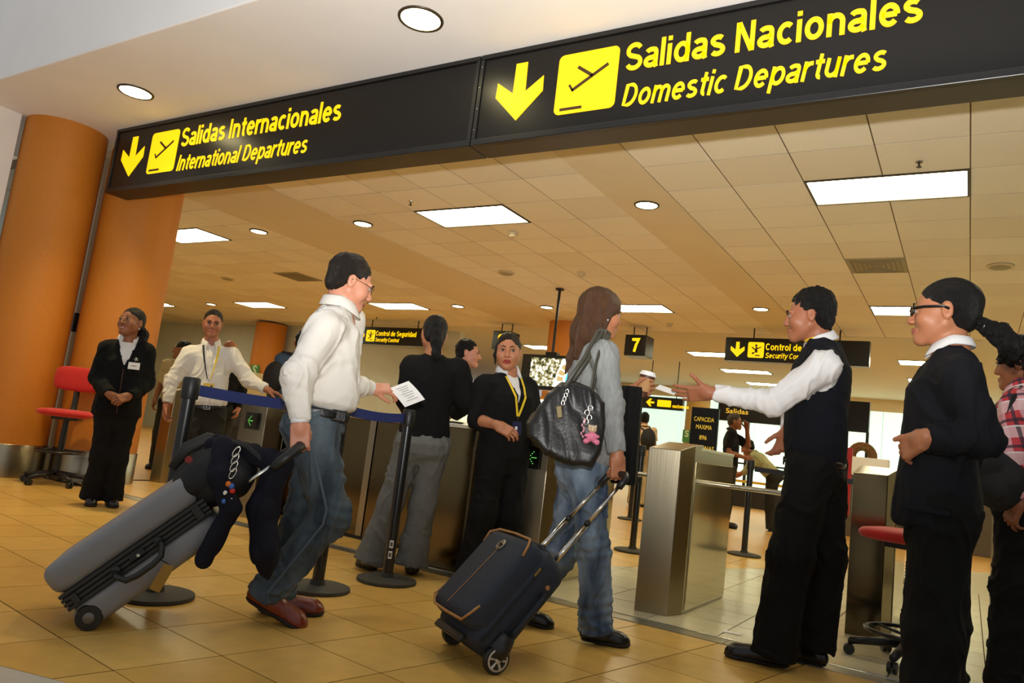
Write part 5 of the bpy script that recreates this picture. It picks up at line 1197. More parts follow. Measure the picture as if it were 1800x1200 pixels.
# ------------------------------------------------------------------ turnstile pylons
M_LEDG = mat('led_green', (90,200,90), .5, emit=(110,230,90), estr=.9); M_MIRR = mat('polished_steel', (178,166,132), .10, 1.0, bump=.03, bscale=3)
def pylon(x0, y0, label, w=.184, L=1.06, h=.94, led=False, arm=True, dark=False, mirror=True, side=1):
    t = thing('turnstile_pylon', label, 'turnstile', group='turnstile pylons'); ms = M_STEELD if dark else M_STEEL
    x1 = x0+w; c = .040; pl = [(x0,y0),(x1,y0+.040),(x1+c,y0+.18),(x1+c,y0+.34),(x0,y0+.34)]
    b = MB(); top = [h, h+.002, h+.045, h+.055, h+.055]
    b.rings([[(p[0],p[1],0) for p in pl], [(p[0],p[1],z) for p, z in zip(pl, top)]]); b.build('front_casing', ms, t, bevel=.004)
    MB().box(x0+.006, x1+c-.004, y0+.34, y0+L, 0, h+.02).build('long_casing', ms, t, bevel=.003)
    MB().box(x1+c-.006, x1+c+.006, y0+.215, y0+L-.012, .02, h-.055).build('side_panel', M_MIRR if mirror else M_STEELD, t, bevel=.004)
    MB().box(x0-.002, x1+c+.002, y0+.30, y0+L, h+.012, h+.034).build('top_cover', mat('pylon_top', (198,196,182), .3, .85), t, bevel=.005)
    if led:
        lb = MB().box(x0+w*.24, x0+w*.78, y0+.000, y0+.05, h-.22, h-.08); ob = lb.build('led_display', M_BLACKM, t, bevel=.003); d = MB()
        for q in [(0,0),(1,1),(2,2),(3,3),(1,-1),(2,-2),(3,-3),(2,0),(3,0),(4,0),(5,0)]:
            d.lathe([(.0027,0),(.0027,.003)], (x0+w*.5-.026+q[0]*.0105, y0+.000, h-.15+q[1]*.0125), (0,-1,0), n=6)
        d.build('led_arrow', M_LEDG, ob)
    if arm:
        b = MB(); b.tube([(x1+c, y0+L-.05, .752), (x1+c+.555, y0+L-.05, .752)], .017, 14); b.build('barrier_arm', M_STEELB, t, smooth=False, auto=40)
    return t
pylon(-1.631, 4.276, 'brushed steel turnstile pylon standing between the traveller and the vest wearer')
pylon(-2.505, 4.276, 'steel turnstile pylon with green arrow display behind the handbag', led=True)
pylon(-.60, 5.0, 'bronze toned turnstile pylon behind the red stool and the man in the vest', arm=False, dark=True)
pylon(.11, 4.276, 'steel turnstile pylon behind the officer in glasses, beside plaid person', arm=False, mirror=False)
pylon(-5.29, 4.276, 'steel turnstile pylon with green arrow display beside the lanyard wearer', w=.27, led=True)
pylon(-7.46, 5.0, 'narrow steel pylon next to the lanyard wearer\'s hanging hand', w=.12, L=.6, h=.99, arm=False)
# wide control cabinet with reader slots
t = thing('control_cabinet', 'wide dark bronze gate cabinet behind the woman with grey trousers', 'cabinet')
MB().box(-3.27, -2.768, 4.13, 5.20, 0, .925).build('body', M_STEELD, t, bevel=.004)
MB().box(-2.776, -2.764, 4.123, 4.135, 0, .93).build('corner_trim', M_STEELB, t)
M_TOP = mat('cabinet_top', (226,222,206), .3, .3)
MB().box(-3.28, -2.758, 4.12, 5.21, .925, .95).build('top', M_TOP, t, bevel=.004)
for y, z in ((4.20,.96),(4.75,.96)):
    s = MB().hexa([(-3.20,y,.95),(-2.84,y,.95),(-2.84,y+.34,.95),(-3.20,y+.34,.95),(-3.20,y+.05,.975),(-2.84,y+.05,.975),(-2.84,y+.30,1.07),(-3.20,y+.30,1.07)]).build('reader_hood', mat('reader_grey', (178,176,160), .35, .4), t, bevel=.004)
    MB().box(-3.08, -2.95, y+.0, y+.03, .953, .965).build('reader_slot', M_BLACKM, t)
t = thing('side_counter', 'long dark bronze panelled counter beyond the walking man', 'counter')
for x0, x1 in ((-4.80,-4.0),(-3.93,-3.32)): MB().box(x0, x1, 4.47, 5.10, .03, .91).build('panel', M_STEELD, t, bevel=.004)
MB().box(-3.995, -3.935, 4.46, 5.10, .03, .915).build('joint_strip', M_STEEL, t, bevel=.003); MB().box(-4.80, -3.32, 4.50, 5.08, 0, .03).build('plinth', M_BLACKM, t); MB().box(-4.81, -3.31, 4.46, 5.11, .91, .935).build('top', M_STEEL, t, bevel=.004)

# ------------------------------------------------------------------ red drafting stools
M_RED = mat('red_upholstery', (200,30,22), .75, noise=.08, nscale=50, bump=.2, bscale=350, sheen=.2)
def cushion(c, ax, ay, az, w, d, h, name, m, parent, k=4.0):
    c, ax, ay, az = (np.array(v, float) for v in (c, ax, ay, az)); rg = []
    for s, z in ((.70,-1),(.95,-.7),(1.0,-.2),(1.0,.3),(.94,.75),(.72,1.0),(.35,1.12)):
        ring = []
        for i in range(32):
            a = 2*math.pi*i/32; x = math.copysign(abs(math.cos(a))**(2/k), math.cos(a))*w*s; y = math.copysign(abs(math.sin(a))**(2/k), math.sin(a))*d*s; ring.append(Vector(c+ax*x+ay*y+az*z*h))
        rg.append(ring)
    return MB().rings(rg).build(name, m, parent, smooth=True)
def stool(x, y, yawd, label, seat=.66, back=True, ring=.30):
    t = thing('drafting_stool', label, 'stool'); f = yaw_dir(yawd); r = A(f[1],-f[0],0); z = A(0,0,1); o = A(x,y,0)
    for k in range(5):
        a = R_(yawd+36+72*k); d = Vector((math.sin(a), math.cos(a), 0)); L = .27
        MB().tube([Vector(o)+d*.03+Vector((0,0,.105)), Vector(o)+d*L*.6+Vector((0,0,.088)), Vector(o)+d*L+Vector((0,0,.070))], [.026,.022,.018], 10).build('star_leg', M_BLACKP, t, smooth=True)
        cs = MB(); side = Vector((-d.y, d.x, 0)); c = Vector(o)+d*L+Vector((0,0,.028))
        for s in (-1, 1): cs.lathe([(.010,-.008),(.027,-.008),(.028,0),(.027,.008),(.010,.008)], c+side*s*.013, side, n=16)
        cs.tube([c, c+Vector((0,0,.05))], .008, 8); cs.build('caster', M_BLACKM, t, auto=40)
    prof = [(.030,.07),(.030,.12)]; zz = .12
    while zz < seat-.14: prof += [(.031,zz),(.027,zz+.008)]; zz += .016
    prof += [(.026,seat-.10),(.026,seat-.06)]
    MB().lathe(prof, o, n=18).build('gas_column', M_BLACKP, t, auto=60)
    rr = .20; fr = MB(); fr.tube([o+A(rr*math.cos(a), rr*math.sin(a), ring) for a in np.linspace(0, 2*math.pi, 36, endpoint=False)], .011, 8, closed=True)
    for a in (0.4, 2.5, 4.6): fr.tube([o+A(.028*math.cos(a), .028*math.sin(a), ring-.01), o+A(rr*math.cos(a), rr*math.sin(a), ring)], .008, 8)
    fr.build('foot_ring', M_BLACKM, t, smooth=True)
    MB().obox(o+z*(seat-.055), r*.11, f*.12, z*.016).build('seat_plate', M_BLACKP, t, bevel=.01)
    cushion(o+z*(seat-.012), r, f, z, .235, .225, .032, 'seat', M_RED, t)
    if back:
        b0 = o-f*.20+z*(seat-.05); MB().tube([Vector(b0+f*.12), Vector(b0-f*.03), Vector(b0-f*.05+z*.12), Vector(b0-f*.04+z*.36)], .020, 10, flat=2.0).build('back_stem', M_BLACKP, t, smooth=True)
        cushion(b0-f*.02+z*.36, r, z, f, .205, .115, .028, 'backrest', M_RED, t)
    return t
stool(-7.06, 3.80, 128, 'red drafting stool with backrest between the orange columns', .66, True, .30)
stool(-.24, 4.48, 10, 'red drafting stool with black foot ring behind the officer in glasses', .645, False, .155)

# ------------------------------------------------------------------ hard grey suitcase
def case_frame(yawd, tilt):
    d = yaw_dir(yawd); z = A(0,0,1); c, s = math.cos(R_(tilt)), math.sin(R_(tilt)); return d, d*c+z*s, z*c-d*s, A(d[1],-d[0],0)      # travel, axis, front normal, right
def shell(o, a, n, r, s0, s1, t0, t1, w0, w1, rad, m, name, parent, bulge=0.0):
    """rounded box: s along the axis, t along the normal, w along the right vector"""
    rg = []; K = 8
    for w, ins in ((w0,rad*.9),(w0+rad*.25,rad*.35),(w0+rad*.8,0),(w1-rad*.8,0),(w1-rad*.25,rad*.35),(w1,rad*.9)):
        ring = []; q = min(rad, (t1-t0)/2-ins*.6-.006)
        for cs, ct, a0 in ((s1-ins-q, t1-ins*.6-q, 0),(s0+ins+q, t1-ins*.6-q, 90),(s0+ins+q, t0+ins*.6+q, 180),(s1-ins-q, t0+ins*.6+q, 270)):
            for i in range(K+1):
                an = R_(a0+90*i/K); ring.append(Vector(o+a*(cs+q*math.cos(an))+n*(ct+q*math.sin(an))+r*w))
        rg.append(ring)
    return MB().rings(rg).build(name, m, parent, auto=50)
M_SHELL = mat('grey_shell', (132,131,132), .5, .0, noise=.05, nscale=8); M_SHELLD = mat('shell_trim_black', (34,34,30), .4)
t = thing('hard_suitcase', 'hard-shell grey suitcase on wheels pulled by the walking man', 'suitcase')
d, a, n, r = case_frame(38, 42.5); o = A(-2.756,1.705,.048)
W1, W0 = .01, -.40
ow = o; o = o-a*.080-n*.028
sh = shell(o, a, n, r, .035, .635, .150, .268, W0, W1, .045, M_SHELL, 'upper_shell', t); shell(o, a, n, r, .035, .635, -.016, .090, W0, W1, .045, M_SHELL, 'lower_shell', t)
fr = MB()
for t0, t1, e in ((.086,.100,.002),(.100,.104,-.004),(.104,.118,.003),(.118,.122,-.004),(.122,.136,.003),(.136,.140,-.004),(.140,.154,.002)):
    fr.obox(o+a*.335+n*(t0+t1)/2+r*(W0+W1)/2, a*(.292+e), n*(t1-t0)/2, r*((W1-W0)/2-.006+e))
fr.build('frame_band', M_SHELLD, t, bevel=.004)
hd = MB(); c = o+a*.33+n*.115+r*(W1+.002)
hd.tube([c-a*.090, c-a*.092+r*.034-n*.018, c-a*.070+r*.052-n*.048, c-a*.03+r*.056-n*.056, c+a*.03+r*.056-n*.056, c+a*.070+r*.052-n*.048, c+a*.092+r*.034-n*.018, c+a*.090], .0115, 10); hd.build('side_handle', M_BLACKP, t, smooth=True)
for s in (-.085,.085): MB().lathe([(.016,0),(.016,.012),(.010,.016)], c+a*s, r, n=14).build('handle_mount', M_BLACKM, t, auto=40)
lk = MB(); lk.obox(c+n*.002, a*.030, n*.012, r*.008); lk.build('lock_plate', M_BLACKM, t, bevel=.004); MB().lathe([(.006,0),(.006,.014)], c+a*.004, r, n=12).build('lock_dial', M_STEELB, t)
MB().obox(o+a*.585+n*.115+r*(W1+.004), a*.016, n*.028, r*.006).build('latch', M_SHELLD, t, bevel=.004); MB().obox(o+a*.085+n*.115+r*(W1+.004), a*.012, n*.02, r*.006).build('latch', M_SHELLD, t, bevel=.004)
tg = c+a*.03+r*.064-n*.115; lg = MB(); lg.obox(tg, nrm(A(.25,.25,.93))*.052, nrm(np.cross(r, A(.25,.25,.93)))*.020, r*.003); lt = lg.build('luggage_tag', mat('tag_tan_leather', (150,112,36), .45), t, bevel=.004)
MB().tube([c+a*.06+r*.054-n*.050, tg+A(.012,.012,.05)], .003, 6).build('tag_loop', M_BLACKM, lt)
for w in (W1-.045, W0+.045):
    hc = ow+r*w
    hs = MB(); hs.tube([hc+a*.12+n*.015, hc+a*.05+n*.005, hc+a*.0], [.040,.046,.036], 14, flat=.9); hs.build('wheel_housing', M_SHELLD, t, smooth=True)
    wh = MB(); wh.lathe([(.020,-.016),(.044,-.016),(.048,-.008),(.048,.008),(.044,.016),(.020,.016)], hc+r*.032, r, n=28); wo = wh.build('wheel', M_BLACKM, t, auto=35)
    MB().lathe([(.020,0),(.020,.019),(.008,.023)], hc+r*.032, r, n=16).build('hub_cap', mat('hub_grey', (110,104,92), .35, .4), wo, auto=40)
gw = A(-2.352,2.222,.755)
for w in (-.11,-.25):
    b0 = o+a*.60+n*.10+r*w; e = gw-a*.12+(r*(w+.18))*.6-r*.0; MB().tube([b0, e], .009, 10).build('telescopic_tube', M_STEELB, t, smooth=True)
gp = MB(); gp.tube([gw-a*.14-r*.10, gw-a*.07-r*.075, gw-a*.01-r*.02, gw+r*.0, gw-a*.0+r*.03, gw-a*.05+r*.06, gw-a*.14+r*.075], .017, 12, flat=1.3); gp.build('grip', M_BLACKP, t, smooth=True)
SC1 = (o, a, n, r, gw)
# backpack riding on the suitcase and the clothes tied to it
M_PACK = mat('black_nylon', (22,21,22), .75, noise=.15, nscale=20, bump=.25, bscale=140)
t = thing('travel_backpack', 'black backpack riding on top of the grey suitcase', 'backpack')
bc = o+a*.70+n*.21+r*-.12
def pack(P):
    q = P-bc; Q = np.stack([q@nrm(a*.9+n*.1), q@nrm(n), q@r], 1); e = el(Q, (0,0,0), (.165,.105,.165)); e = smin(e, el(Q, (.02,-.07,.02), (.13,.08,.15)), .05); return e+.008*(1-2*np.abs(vnoise(q*15, 3)))
grow('main_bag', pack, [bc], .26, .007, M_PACK, t)
MB().tube([bc+a*-.11+n*.105, bc+a*-.02+n*.14+r*.01, bc+a*.07+n*.125, bc+a*.12+n*.08], [.016,.026,.024,.010], 12, flat=.45).build('padded_flap', mat('pack_trim', (40,38,34), .6), t, smooth=True)
MB().lathe([(.014,0),(.014,.008)], bc+a*-.03+n*.10+r*.125, r, n=14).build('red_badge', mat('pack_red', (130,18,14), .6), t)
st = MB()
for k in range(2): st.tube([bc+n*.10+r*(.02-.1*k)+a*.10, bc+n*.02+r*(.13-.1*k)+a*.17, gw-a*.10+A(0,0,-.05+.02*k), gw-a*.05+A(0,0,-.13)], .012, 8, flat=.4)
st.build('strap', M_PACK, t, smooth=True)
C_JKT = cloth('midnight_jacket', (24,24,34), .85, 600, .15, .1)
t = thing('tied_jacket', 'dark jacket with sleeves dangling from the suitcase handle', 'jacket')
j0 = bc+r*.13
def jk(P):
    e = chain(P, [gw-a*.10+A(0,0,-.02), gw-a*.15+A(0,0,-.16), gw-a*.10+A(0,0,-.36)+r*.03, gw-a*.06+A(0,0,-.50)+r*.03], [.050,.060,.062,.006], .03)
    e = smin(e, chain(P, [bc+n*.07+r*.10+a*.10, bc-n*.02+r*.175+a*.02, bc-n*.15+r*.18-a*.005, bc+A(0,0,-.34)+r*.17+a*.045], [.05,.045,.042,.036], .02), .02)
    return smin(e, rc(P, bc+n*.08+a*.08, gw-a*.09+A(0,0,-.02), .05, .045), .03)+.010*(1-2*np.abs(vnoise((P-bc)*A(22,22,9), 7)))
grow('cloth', jk, [bc, gw, gw+A(0,0,-.5), bc+A(0,0,-.34)], .14, .0065, C_JKT, t)
t = thing('charm_keyring', 'chrome key rings with small coloured bead charms on the backpack', 'keyring')
kc = bc+r*.205+a*.115+n*.01+A(0,0,.02)
rg = MB()
for k in range(4): rg.tube([kc+A(0,0,-.028*k)+(a*math.cos(u)+A(0,0,1)*math.sin(u))*.017+r*.004*(-1)**k for u in np.linspace(0, 2*math.pi, 16, endpoint=False)], .0028, 6, closed=True)
rg.build('ring', M_STEELB, t, smooth=True)
for k, (c3, dx, dz) in enumerate([((230,120,30),-.014,-.115),((60,110,190),.004,-.135),((240,236,228),-.020,-.145),((200,40,30),.012,-.158),((240,190,50),-.006,-.172),((60,110,190),-.018,-.178),((240,236,228),.008,-.188)]):
    MB().lathe([(.001,-.012),(.009,-.008),(.0125,0),(.009,.008),(.001,.012)], kc+a*dx+A(0,0,dz), (0.3,0.2,1), n=12).build('bead', mat('bead_%d_%d' % c3[:2], c3, .35), t, smooth=True)
# ------------------------------------------------------------------ soft navy suitcase
t = thing('soft_suitcase', 'soft navy trolley case with tan piping pulled by the woman with long hair', 'suitcase')
d, a, n, r = case_frame(30, 49.5); o = A(-1.673,2.662,.055)
M_NYL = mat('navy_nylon', (36,44,58), .7, noise=.06, nscale=30, bump=.35, bscale=420); M_NYLD = mat('navy_trim', (26,30,38), .65); M_TAN = mat('tan_leather_piping', (176,124,70), .5)
hw = .185; ow = o; o = o-a*.060-n*.034
shell(o, a, n, r, .035, .500, .0, .165, -hw, hw, .050, M_NYL, 'main_case', t)
fc = shell(o, a, n, r, .070, .480, .090, .235, -hw+.006, hw-.006, .045, M_NYL, 'front_pocket', t)
zp = MB()
for tt in (.075,.128): zp.tube([o+a*s+n*tt+r*w for s, w in ((.06,hw+.001),(.42,hw+.001),(.485,hw-.02),(.502,hw-.07),(.502,-hw+.07),(.485,-hw+.02),(.42,-hw-.001),(.06,-hw-.001))], .0045, 6)
zp.build('zip_line', M_NYLD, t, smooth=True)
for s0, s1, c3 in ((.400,.478,1),(.150,.072,-1)):
    pp = MB(); pp.tube([o+a*s0+n*.222+r*(hw-.014), o+a*(s0+(s1-s0)*.62)+n*.232+r*(hw-.018), o+a*s1+n*.222+r*(hw-.055), o+a*(s1+.004*c3)+n*.224, o+a*s1+n*.222-r*(hw-.055), o+a*(s0+(s1-s0)*.62)+n*.232-r*(hw-.018), o+a*s0+n*.222-r*(hw-.014)], .0055, 8); pp.build('piping', M_TAN, t, smooth=True)
lg = o+a*.405+n*.236; lo = MB(); lo.lathe([(.024,0),(.026,.003),(.022,.006),(.015,.004)], lg, n, n=24); lm = lo.build('emblem', mat('emblem_pewter', (150,144,124), .3, .8), t, auto=40)
e2 = MB(); e2.obox(lg+n*.006+a*.004, r*.012, a*.003, n*.0015); e2.obox(lg+n*.006-a*.004, r*.009, a*.003, n*.0015); e2.build('emblem_mark', mat('emblem_dark', (60,54,44), .4, .6), lm)
MB().tube([o+a*.38+n*.2362, o+a*.24+n*.237-r*.01, o+a*.10+n*.236-r*.028], .0018, 6).build('stitched_seam', M_TAN, fc)
MB().tube([o+a*.16+n*.055+r*(hw+.004), o+a*.18+n*.055+r*(hw+.020), o+a*.34+n*.055+r*(hw+.020), o+a*.36+n*.055+r*(hw+.004)], .014, 10, flat=.45).build('side_handle', M_NYLD, t, smooth=True)
for s in (.13,.39): MB().lathe([(.010,0),(.010,.004),(.005,.007)], o+a*s+n*.055+r*(hw+.001), r, n=14).build('rivet', M_TAN, t, auto=40)
MB().tube([o+a*.498+n*.11-r*.07, o+a*.522+n*.11-r*.06, o+a*.522+n*.11+r*.06, o+a*.498+n*.11+r*.07], .010, 8).build('top_handle', M_NYLD, t, smooth=True)
MB().obox(o+a*.40+n*.135+r*(hw+.004), a*.020, n*.005, r*.003).build('zip_pull', mat('brass_pull', (178,150,90), .3, 1.0), t, bevel=.002)
for w in (hw-.012, -hw+.012):
    c = ow+r*w; MB().tube([c+a*.09+n*.02, c+a*.03+n*.01, c], [.040,.050,.040], 14).build('wheel_arch', M_BLACKP, t, smooth=True)
    c = c+r*(.018 if w > 0 else -.018); wo = MB().lathe([(.030,-.017),(.050,-.017),(.055,-.009),(.055,.009),(.050,.017),(.030,.017)], c, r, n=32).build('wheel', M_BLACKM, t, auto=35)
    rm = MB(); rm.lathe([(.040,.013),(.043,.018),(.036,.019),(.034,.013)], c, r if w > 0 else -r, n=28, cap=False)
    rv = r if w > 0 else -r
    for k in range(6): an = k*math.pi/3; v = a*math.cos(an)+n*math.sin(an); rm.tube([c+rv*.015+v*.006, c+rv*.015+v*.036], [.006,.008], 8, flat=.5)
    rm.lathe([(.012,.012),(.012,.020),(.006,.022)], c, rv, n=14); rm.build('alloy_rim', mat('alloy_silver', (196,196,196), .3, .7), wo, auto=40)
MB().obox(o+n*.16+a*.028, r*.12, n*.010, a*.016).build('foot_bar', M_BLACKP, t, bevel=.006)
g2 = A(-1.331,3.140,.780)
for w in (-.085,.085):
    b0 = o+a*.45+n*.045+r*w; e = g2+r*w*.75-a*.04; mid = b0+(e-b0)*.55
    MB().tube([b0, mid], .0115, 12).build('outer_tube', M_STEELB, t, smooth=True); MB().tube([mid, e], .0085, 12).build('inner_tube', M_STEELB, t, smooth=True)
    MB().lathe([(.0125,-.012),(.0125,.004)], mid, nrm(e-b0), n=14).build('tube_collar', M_BLACKP, t, auto=40)
MB().tube([g2-r*.070-a*.06, g2-r*.066-a*.01, g2-r*.045+a*.012, g2+r*.045+a*.012, g2+r*.066-a*.01, g2+r*.070-a*.06], .0155, 12).build('grip', M_BLACKP, t, smooth=True)

# ------------------------------------------------------------------ what the travellers carry
p = P_BAG
t = thing('leather_handbag', 'large slouchy black leather handbag hanging from the woman\'s shoulder', 'handbag')
u = A(.85,.53,0); z = A(0,0,1); wv = nrm(A(.53,-.85,0)); bo = A(-1.535,2.99,.98)
osc = 1.10
out = [(x_*osc-.006, y_*osc+.006) for x_, y_ in [(.02,.175),(.09,.155),(.150,.100),(.160,.0),(.150,-.10),(.115,-.165),(.03,-.17),(-.07,-.135),(-.145,-.075),(-.155,-.02),(-.11,.07),(-.055,.150)]]
def bagf(P):
    q = P-bo; x, y, w = q@u, q@z, q@wv; n_ = len(out); d2 = np.full(len(P), 1e9); sgn = np.ones(len(P))
    for i in range(n_):
        a_, b_ = np.array(out[i]), np.array(out[i-1]); e = b_-a_; wx, wy = x-a_[0], y-a_[1]; tt = np.clip((wx*e[0]+wy*e[1])/(e@e), 0, 1); d2 = np.minimum(d2, (wx-e[0]*tt)**2+(wy-e[1]*tt)**2)
        c1, c2, c3 = y >= a_[1], y < b_[1], e[0]*wy > e[1]*wx; fl = (c1 & c2 & c3) | (~c1 & ~c2 & ~c3); sgn = np.where(fl, -sgn, sgn)
    dd = sgn*np.sqrt(d2)+.03; thick = .055+.055*np.clip((.18-y)/.3, 0, 1); zz = np.abs(w)-thick+.03
    e = np.minimum(np.maximum(dd, zz), 0)+np.sqrt(np.maximum(dd, 0)**2+np.maximum(zz, 0)**2)-.03
    return (e+.007*(1-2*np.abs(vnoise(np.stack([x*26+y*6, y*7, w*14], 1), 12)))).astype(F32)
grow('bag_body', bagf, [bo], .27, .006, mat('bag_leather', (24,23,21), .4, noise=.15, nscale=24, bump=.15, bscale=70), t)
shp = p.J['shR']+A(0,0,.085)-nrm(p.J['shR']-p.J['neck'])*.05
for k, (e0, e1) in enumerate((((-.03,.16),(.085,.15)), ((-.01,.16),(.10,.145)))):
    off = wv*(.05 if k == 0 else -.045); a0 = bo+u*e0[0]+z*e0[1]+off; a1 = bo+u*e1[0]+z*e1[1]+off; tp = shp+p.fwd*(.012 if k else -.012)
    MB().tube([a0, a0+(tp-a0)*.5+wv*.03, tp-p.fwd*.02+wv*.020, tp+A(0,0,.012), tp+p.fwd*.02+wv*.020, a1+(tp-a1)*.5+wv*.03, a1], .0105, 8, flat=.55).build('strap', mat('strap_leather', (64,62,52), .5), t, smooth=True)
MB().obox(bo+u*-.045+z*.045+wv*.10, u*.012+z*.004, wv*.003, z*.026-u*.006).build('brass_tag', mat('brass_tag', (96,84,52), .5, .5), t, bevel=.004)
ch = MB()
for k in range(4): ch.tube([bo+u*(-.033+.005*k)+z*(.085+.018*k)+wv*(.096-.012*k)+(u*math.cos(q)*.007+z*math.sin(q)*.011) for q in np.linspace(0, 2*math.pi, 12, endpoint=False)], .0025, 6, closed=True)
ch.build('buckle_chain', M_STEELB, t, smooth=True)
# toy bear on a chain
t = thing('toy_bear_charm', 'small pink and cream toy bear hanging on chrome rings from the handbag', 'keyring toy')
kb = bo+u*.085+z*.02+wv*.115
ch = MB()
for k in range(4): ch.tube([kb+z*(.055-.020*k)-u*.012*(k % 2)+(u*math.cos(q)*.010+z*math.sin(q)*.012) for q in np.linspace(0, 2*math.pi, 14, endpoint=False)], .0026, 6, closed=True)
ch.build('chrome_ring', M_STEELB, t, smooth=True)
M_CREAM = mat('cream_plush', (226,196,160), .95, bump=.6, bscale=300); M_PINK = mat('pink_plush', (230,130,160), .95, noise=.2, nscale=90, bump=.6, bscale=300)
hb = kb+u*.018-z*.032
grow('head', lambda P: np.minimum(np.minimum(el(P, hb, (.019,.019,.017)), el(P, hb+u*.014+z*.013, (.006,.006,.006))), np.minimum(el(P, hb-u*.014+z*.013, (.006,.006,.006)), el(P, hb+wv*.016-z*.004, (.009,.009,.007)))), [hb], .04, .0025, M_CREAM, t)
bb_ = hb-z*.032
grow('jersey', lambda P: smin(smin(el(P, bb_, (.021,.019,.021)), rc(P, bb_+z*.006, bb_+u*.026+z*.002+wv*.008, .009, .007), .006), rc(P, bb_+z*.006, bb_-u*.026+z*.002+wv*.008, .009, .007), .006), [bb_], .05, .0025, M_PINK, t)
for s in (1, -1): grow('leg', lambda P: rc(P, bb_-z*.014+u*.010*s, bb_-z*.022+u*.024*s+wv*.012, .011, .012), [bb_], .06, .0028, M_PINK, t)
for s in (1, -1): MB().lathe([(.001,-.002),(.0022,0),(.001,.002)], hb+u*.007*s+wv*.019+z*.004, wv, n=8).build('eye', M_BLACKM, t)
b = MB()
for k in range(7): b.tube([kb-u*.022+z*(.01-.012*k)+u*.006*math.sin(k*2.1), kb-u*.022+z*(-.002-.012*k)+u*.006*math.sin(k*2.1+1)], .0042, 6)
b.build('bead_charm', mat('charm_glass', (210,150,160), .2), t, smooth=True)
# paper cup
t = thing('paper_cup', 'takeaway paper cup with white lid and brown sleeve', 'cup')
cw = p.J['wrL']+nrm(A(.75,.35,.30))*.085+A(-.010,.0,.018); ca = nrm(A(.16,.04,1))
MB().lathe([(.0285,-.060),(.030,-.058),(.040,.046),(.0402,.050)], cw, ca, n=28).build('cup', mat('cup_brown', (84,46,30), .5), t, auto=40)
MB().lathe([(.0325,-.034),(.0400,.034),(.0412,.034),(.0338,-.034)], cw, ca, n=28, cap=False).build('sleeve', mat('cup_sleeve', (186,140,92), .8), t, auto=40)
MB().lathe([(.042,.048),(.0435,.052),(.042,.057),(.038,.060),(.036,.070),(.030,.071),(.029,.067)], cw, ca, n=28).build('lid', mat('cup_lid', (240,240,236), .4), t, auto=40)
t = tag(MB().prism([(0,0),(.10,-.012),(.125,.035),(.03,.05)], cw+A(.045,.02,-.012), (.85,.5,-.15), (-.3,.5,.6), (0,-.0008,.0004)).build('receipt_slip', M_CARD), 'white paper slip held beside the takeaway cup', 'paper')
# coat over the arm
t = thing('draped_coat', 'black coat draped over the forearm holding the cup', 'coat')
def coat(P):
    e0 = p.J['elL']*.42+p.J['wrL']*.58; u3 = p.J['wrL']-p.J['elL']; u3 = nrm(A(u3[0], u3[1], 0)); q = P-e0-u3*.045-A(.02,.0,.0); x, zz = q@u3, q[:,2]; w = q@nrm(np.cross(u3, A(0,0,1)))
    f = .018*vnoise(np.stack([x*28, zz*3, w*6], 1), 4)
    wd = .050+.012*np.clip(-zz/.4, 0, 1); d1 = np.maximum(np.maximum(np.abs(x)-wd, np.abs(w+f)-.052), np.abs(zz+.19)-.245); return (d1*.8).astype(F32)
grow('cloth', coat, [p.J['wrL'], p.J['elL']+A(0,0,-.45), p.J['wrL']+A(0,0,.08)], .14, .007, C_BLACK2, t)
# boarding paper of the walking man
p = P_WALK; hp = p.J['wrL']+nrm(A(.62,.72,.10))*.135
b = MB(); rg = []
e1 = nrm(A(.62,.30,-.60)); e2 = nrm(A(.55,.62,.45)); nn = nrm(np.cross(e1, e2))
for i in range(7):
    s = i/6; q = hp-e1*.02+e1*.13*s+nn*.014*math.sin(s*3); rg.append([Vector(q-e2*.035), Vector(q+e2*.075), Vector(q+e2*.075+nn*.0008), Vector(q-e2*.035+nn*.0008)])
t = tag(MB().rings(rg).build('printed_sheet', M_CARD, smooth=False), 'white printed sheet held out by the walking man', 'paper')
pr_ = MB()
for k in range(7): q = hp+e1*(.005+.014*k)+e2*.02; pr_.obox(q+nn*.016+nn*.010*math.sin(k*.4), e2*(.030-.006*(k % 3)), e1*.0015, nn*.0006)
pr_.build('print_lines', mat('print_grey', (150,150,150), .7), t)
# shoulder bag of the plaid person
p = P_PL; t = thing('shoulder_bag', 'black shoulder bag at the hip of the person in plaid', 'bag'); c = p.J['pelvis']+A(-.10,-.20,.03)
grow('bag_body', lambda P: el(P, c, (.11,.09,.14))+.008*(1-2*np.abs(vnoise((P-c)*14, 2))), [c], .2, .007, M_PACK, t)
MB().tube([c+A(0,0,.12), p.J['shL']+A(-.02,-.07,.03), p.J['neck']+A(.02,-.05,-.02), p.J['neck']+A(.10,.0,-.03)], .014, 8, flat=.4).build('strap', M_PACK, t, smooth=True)
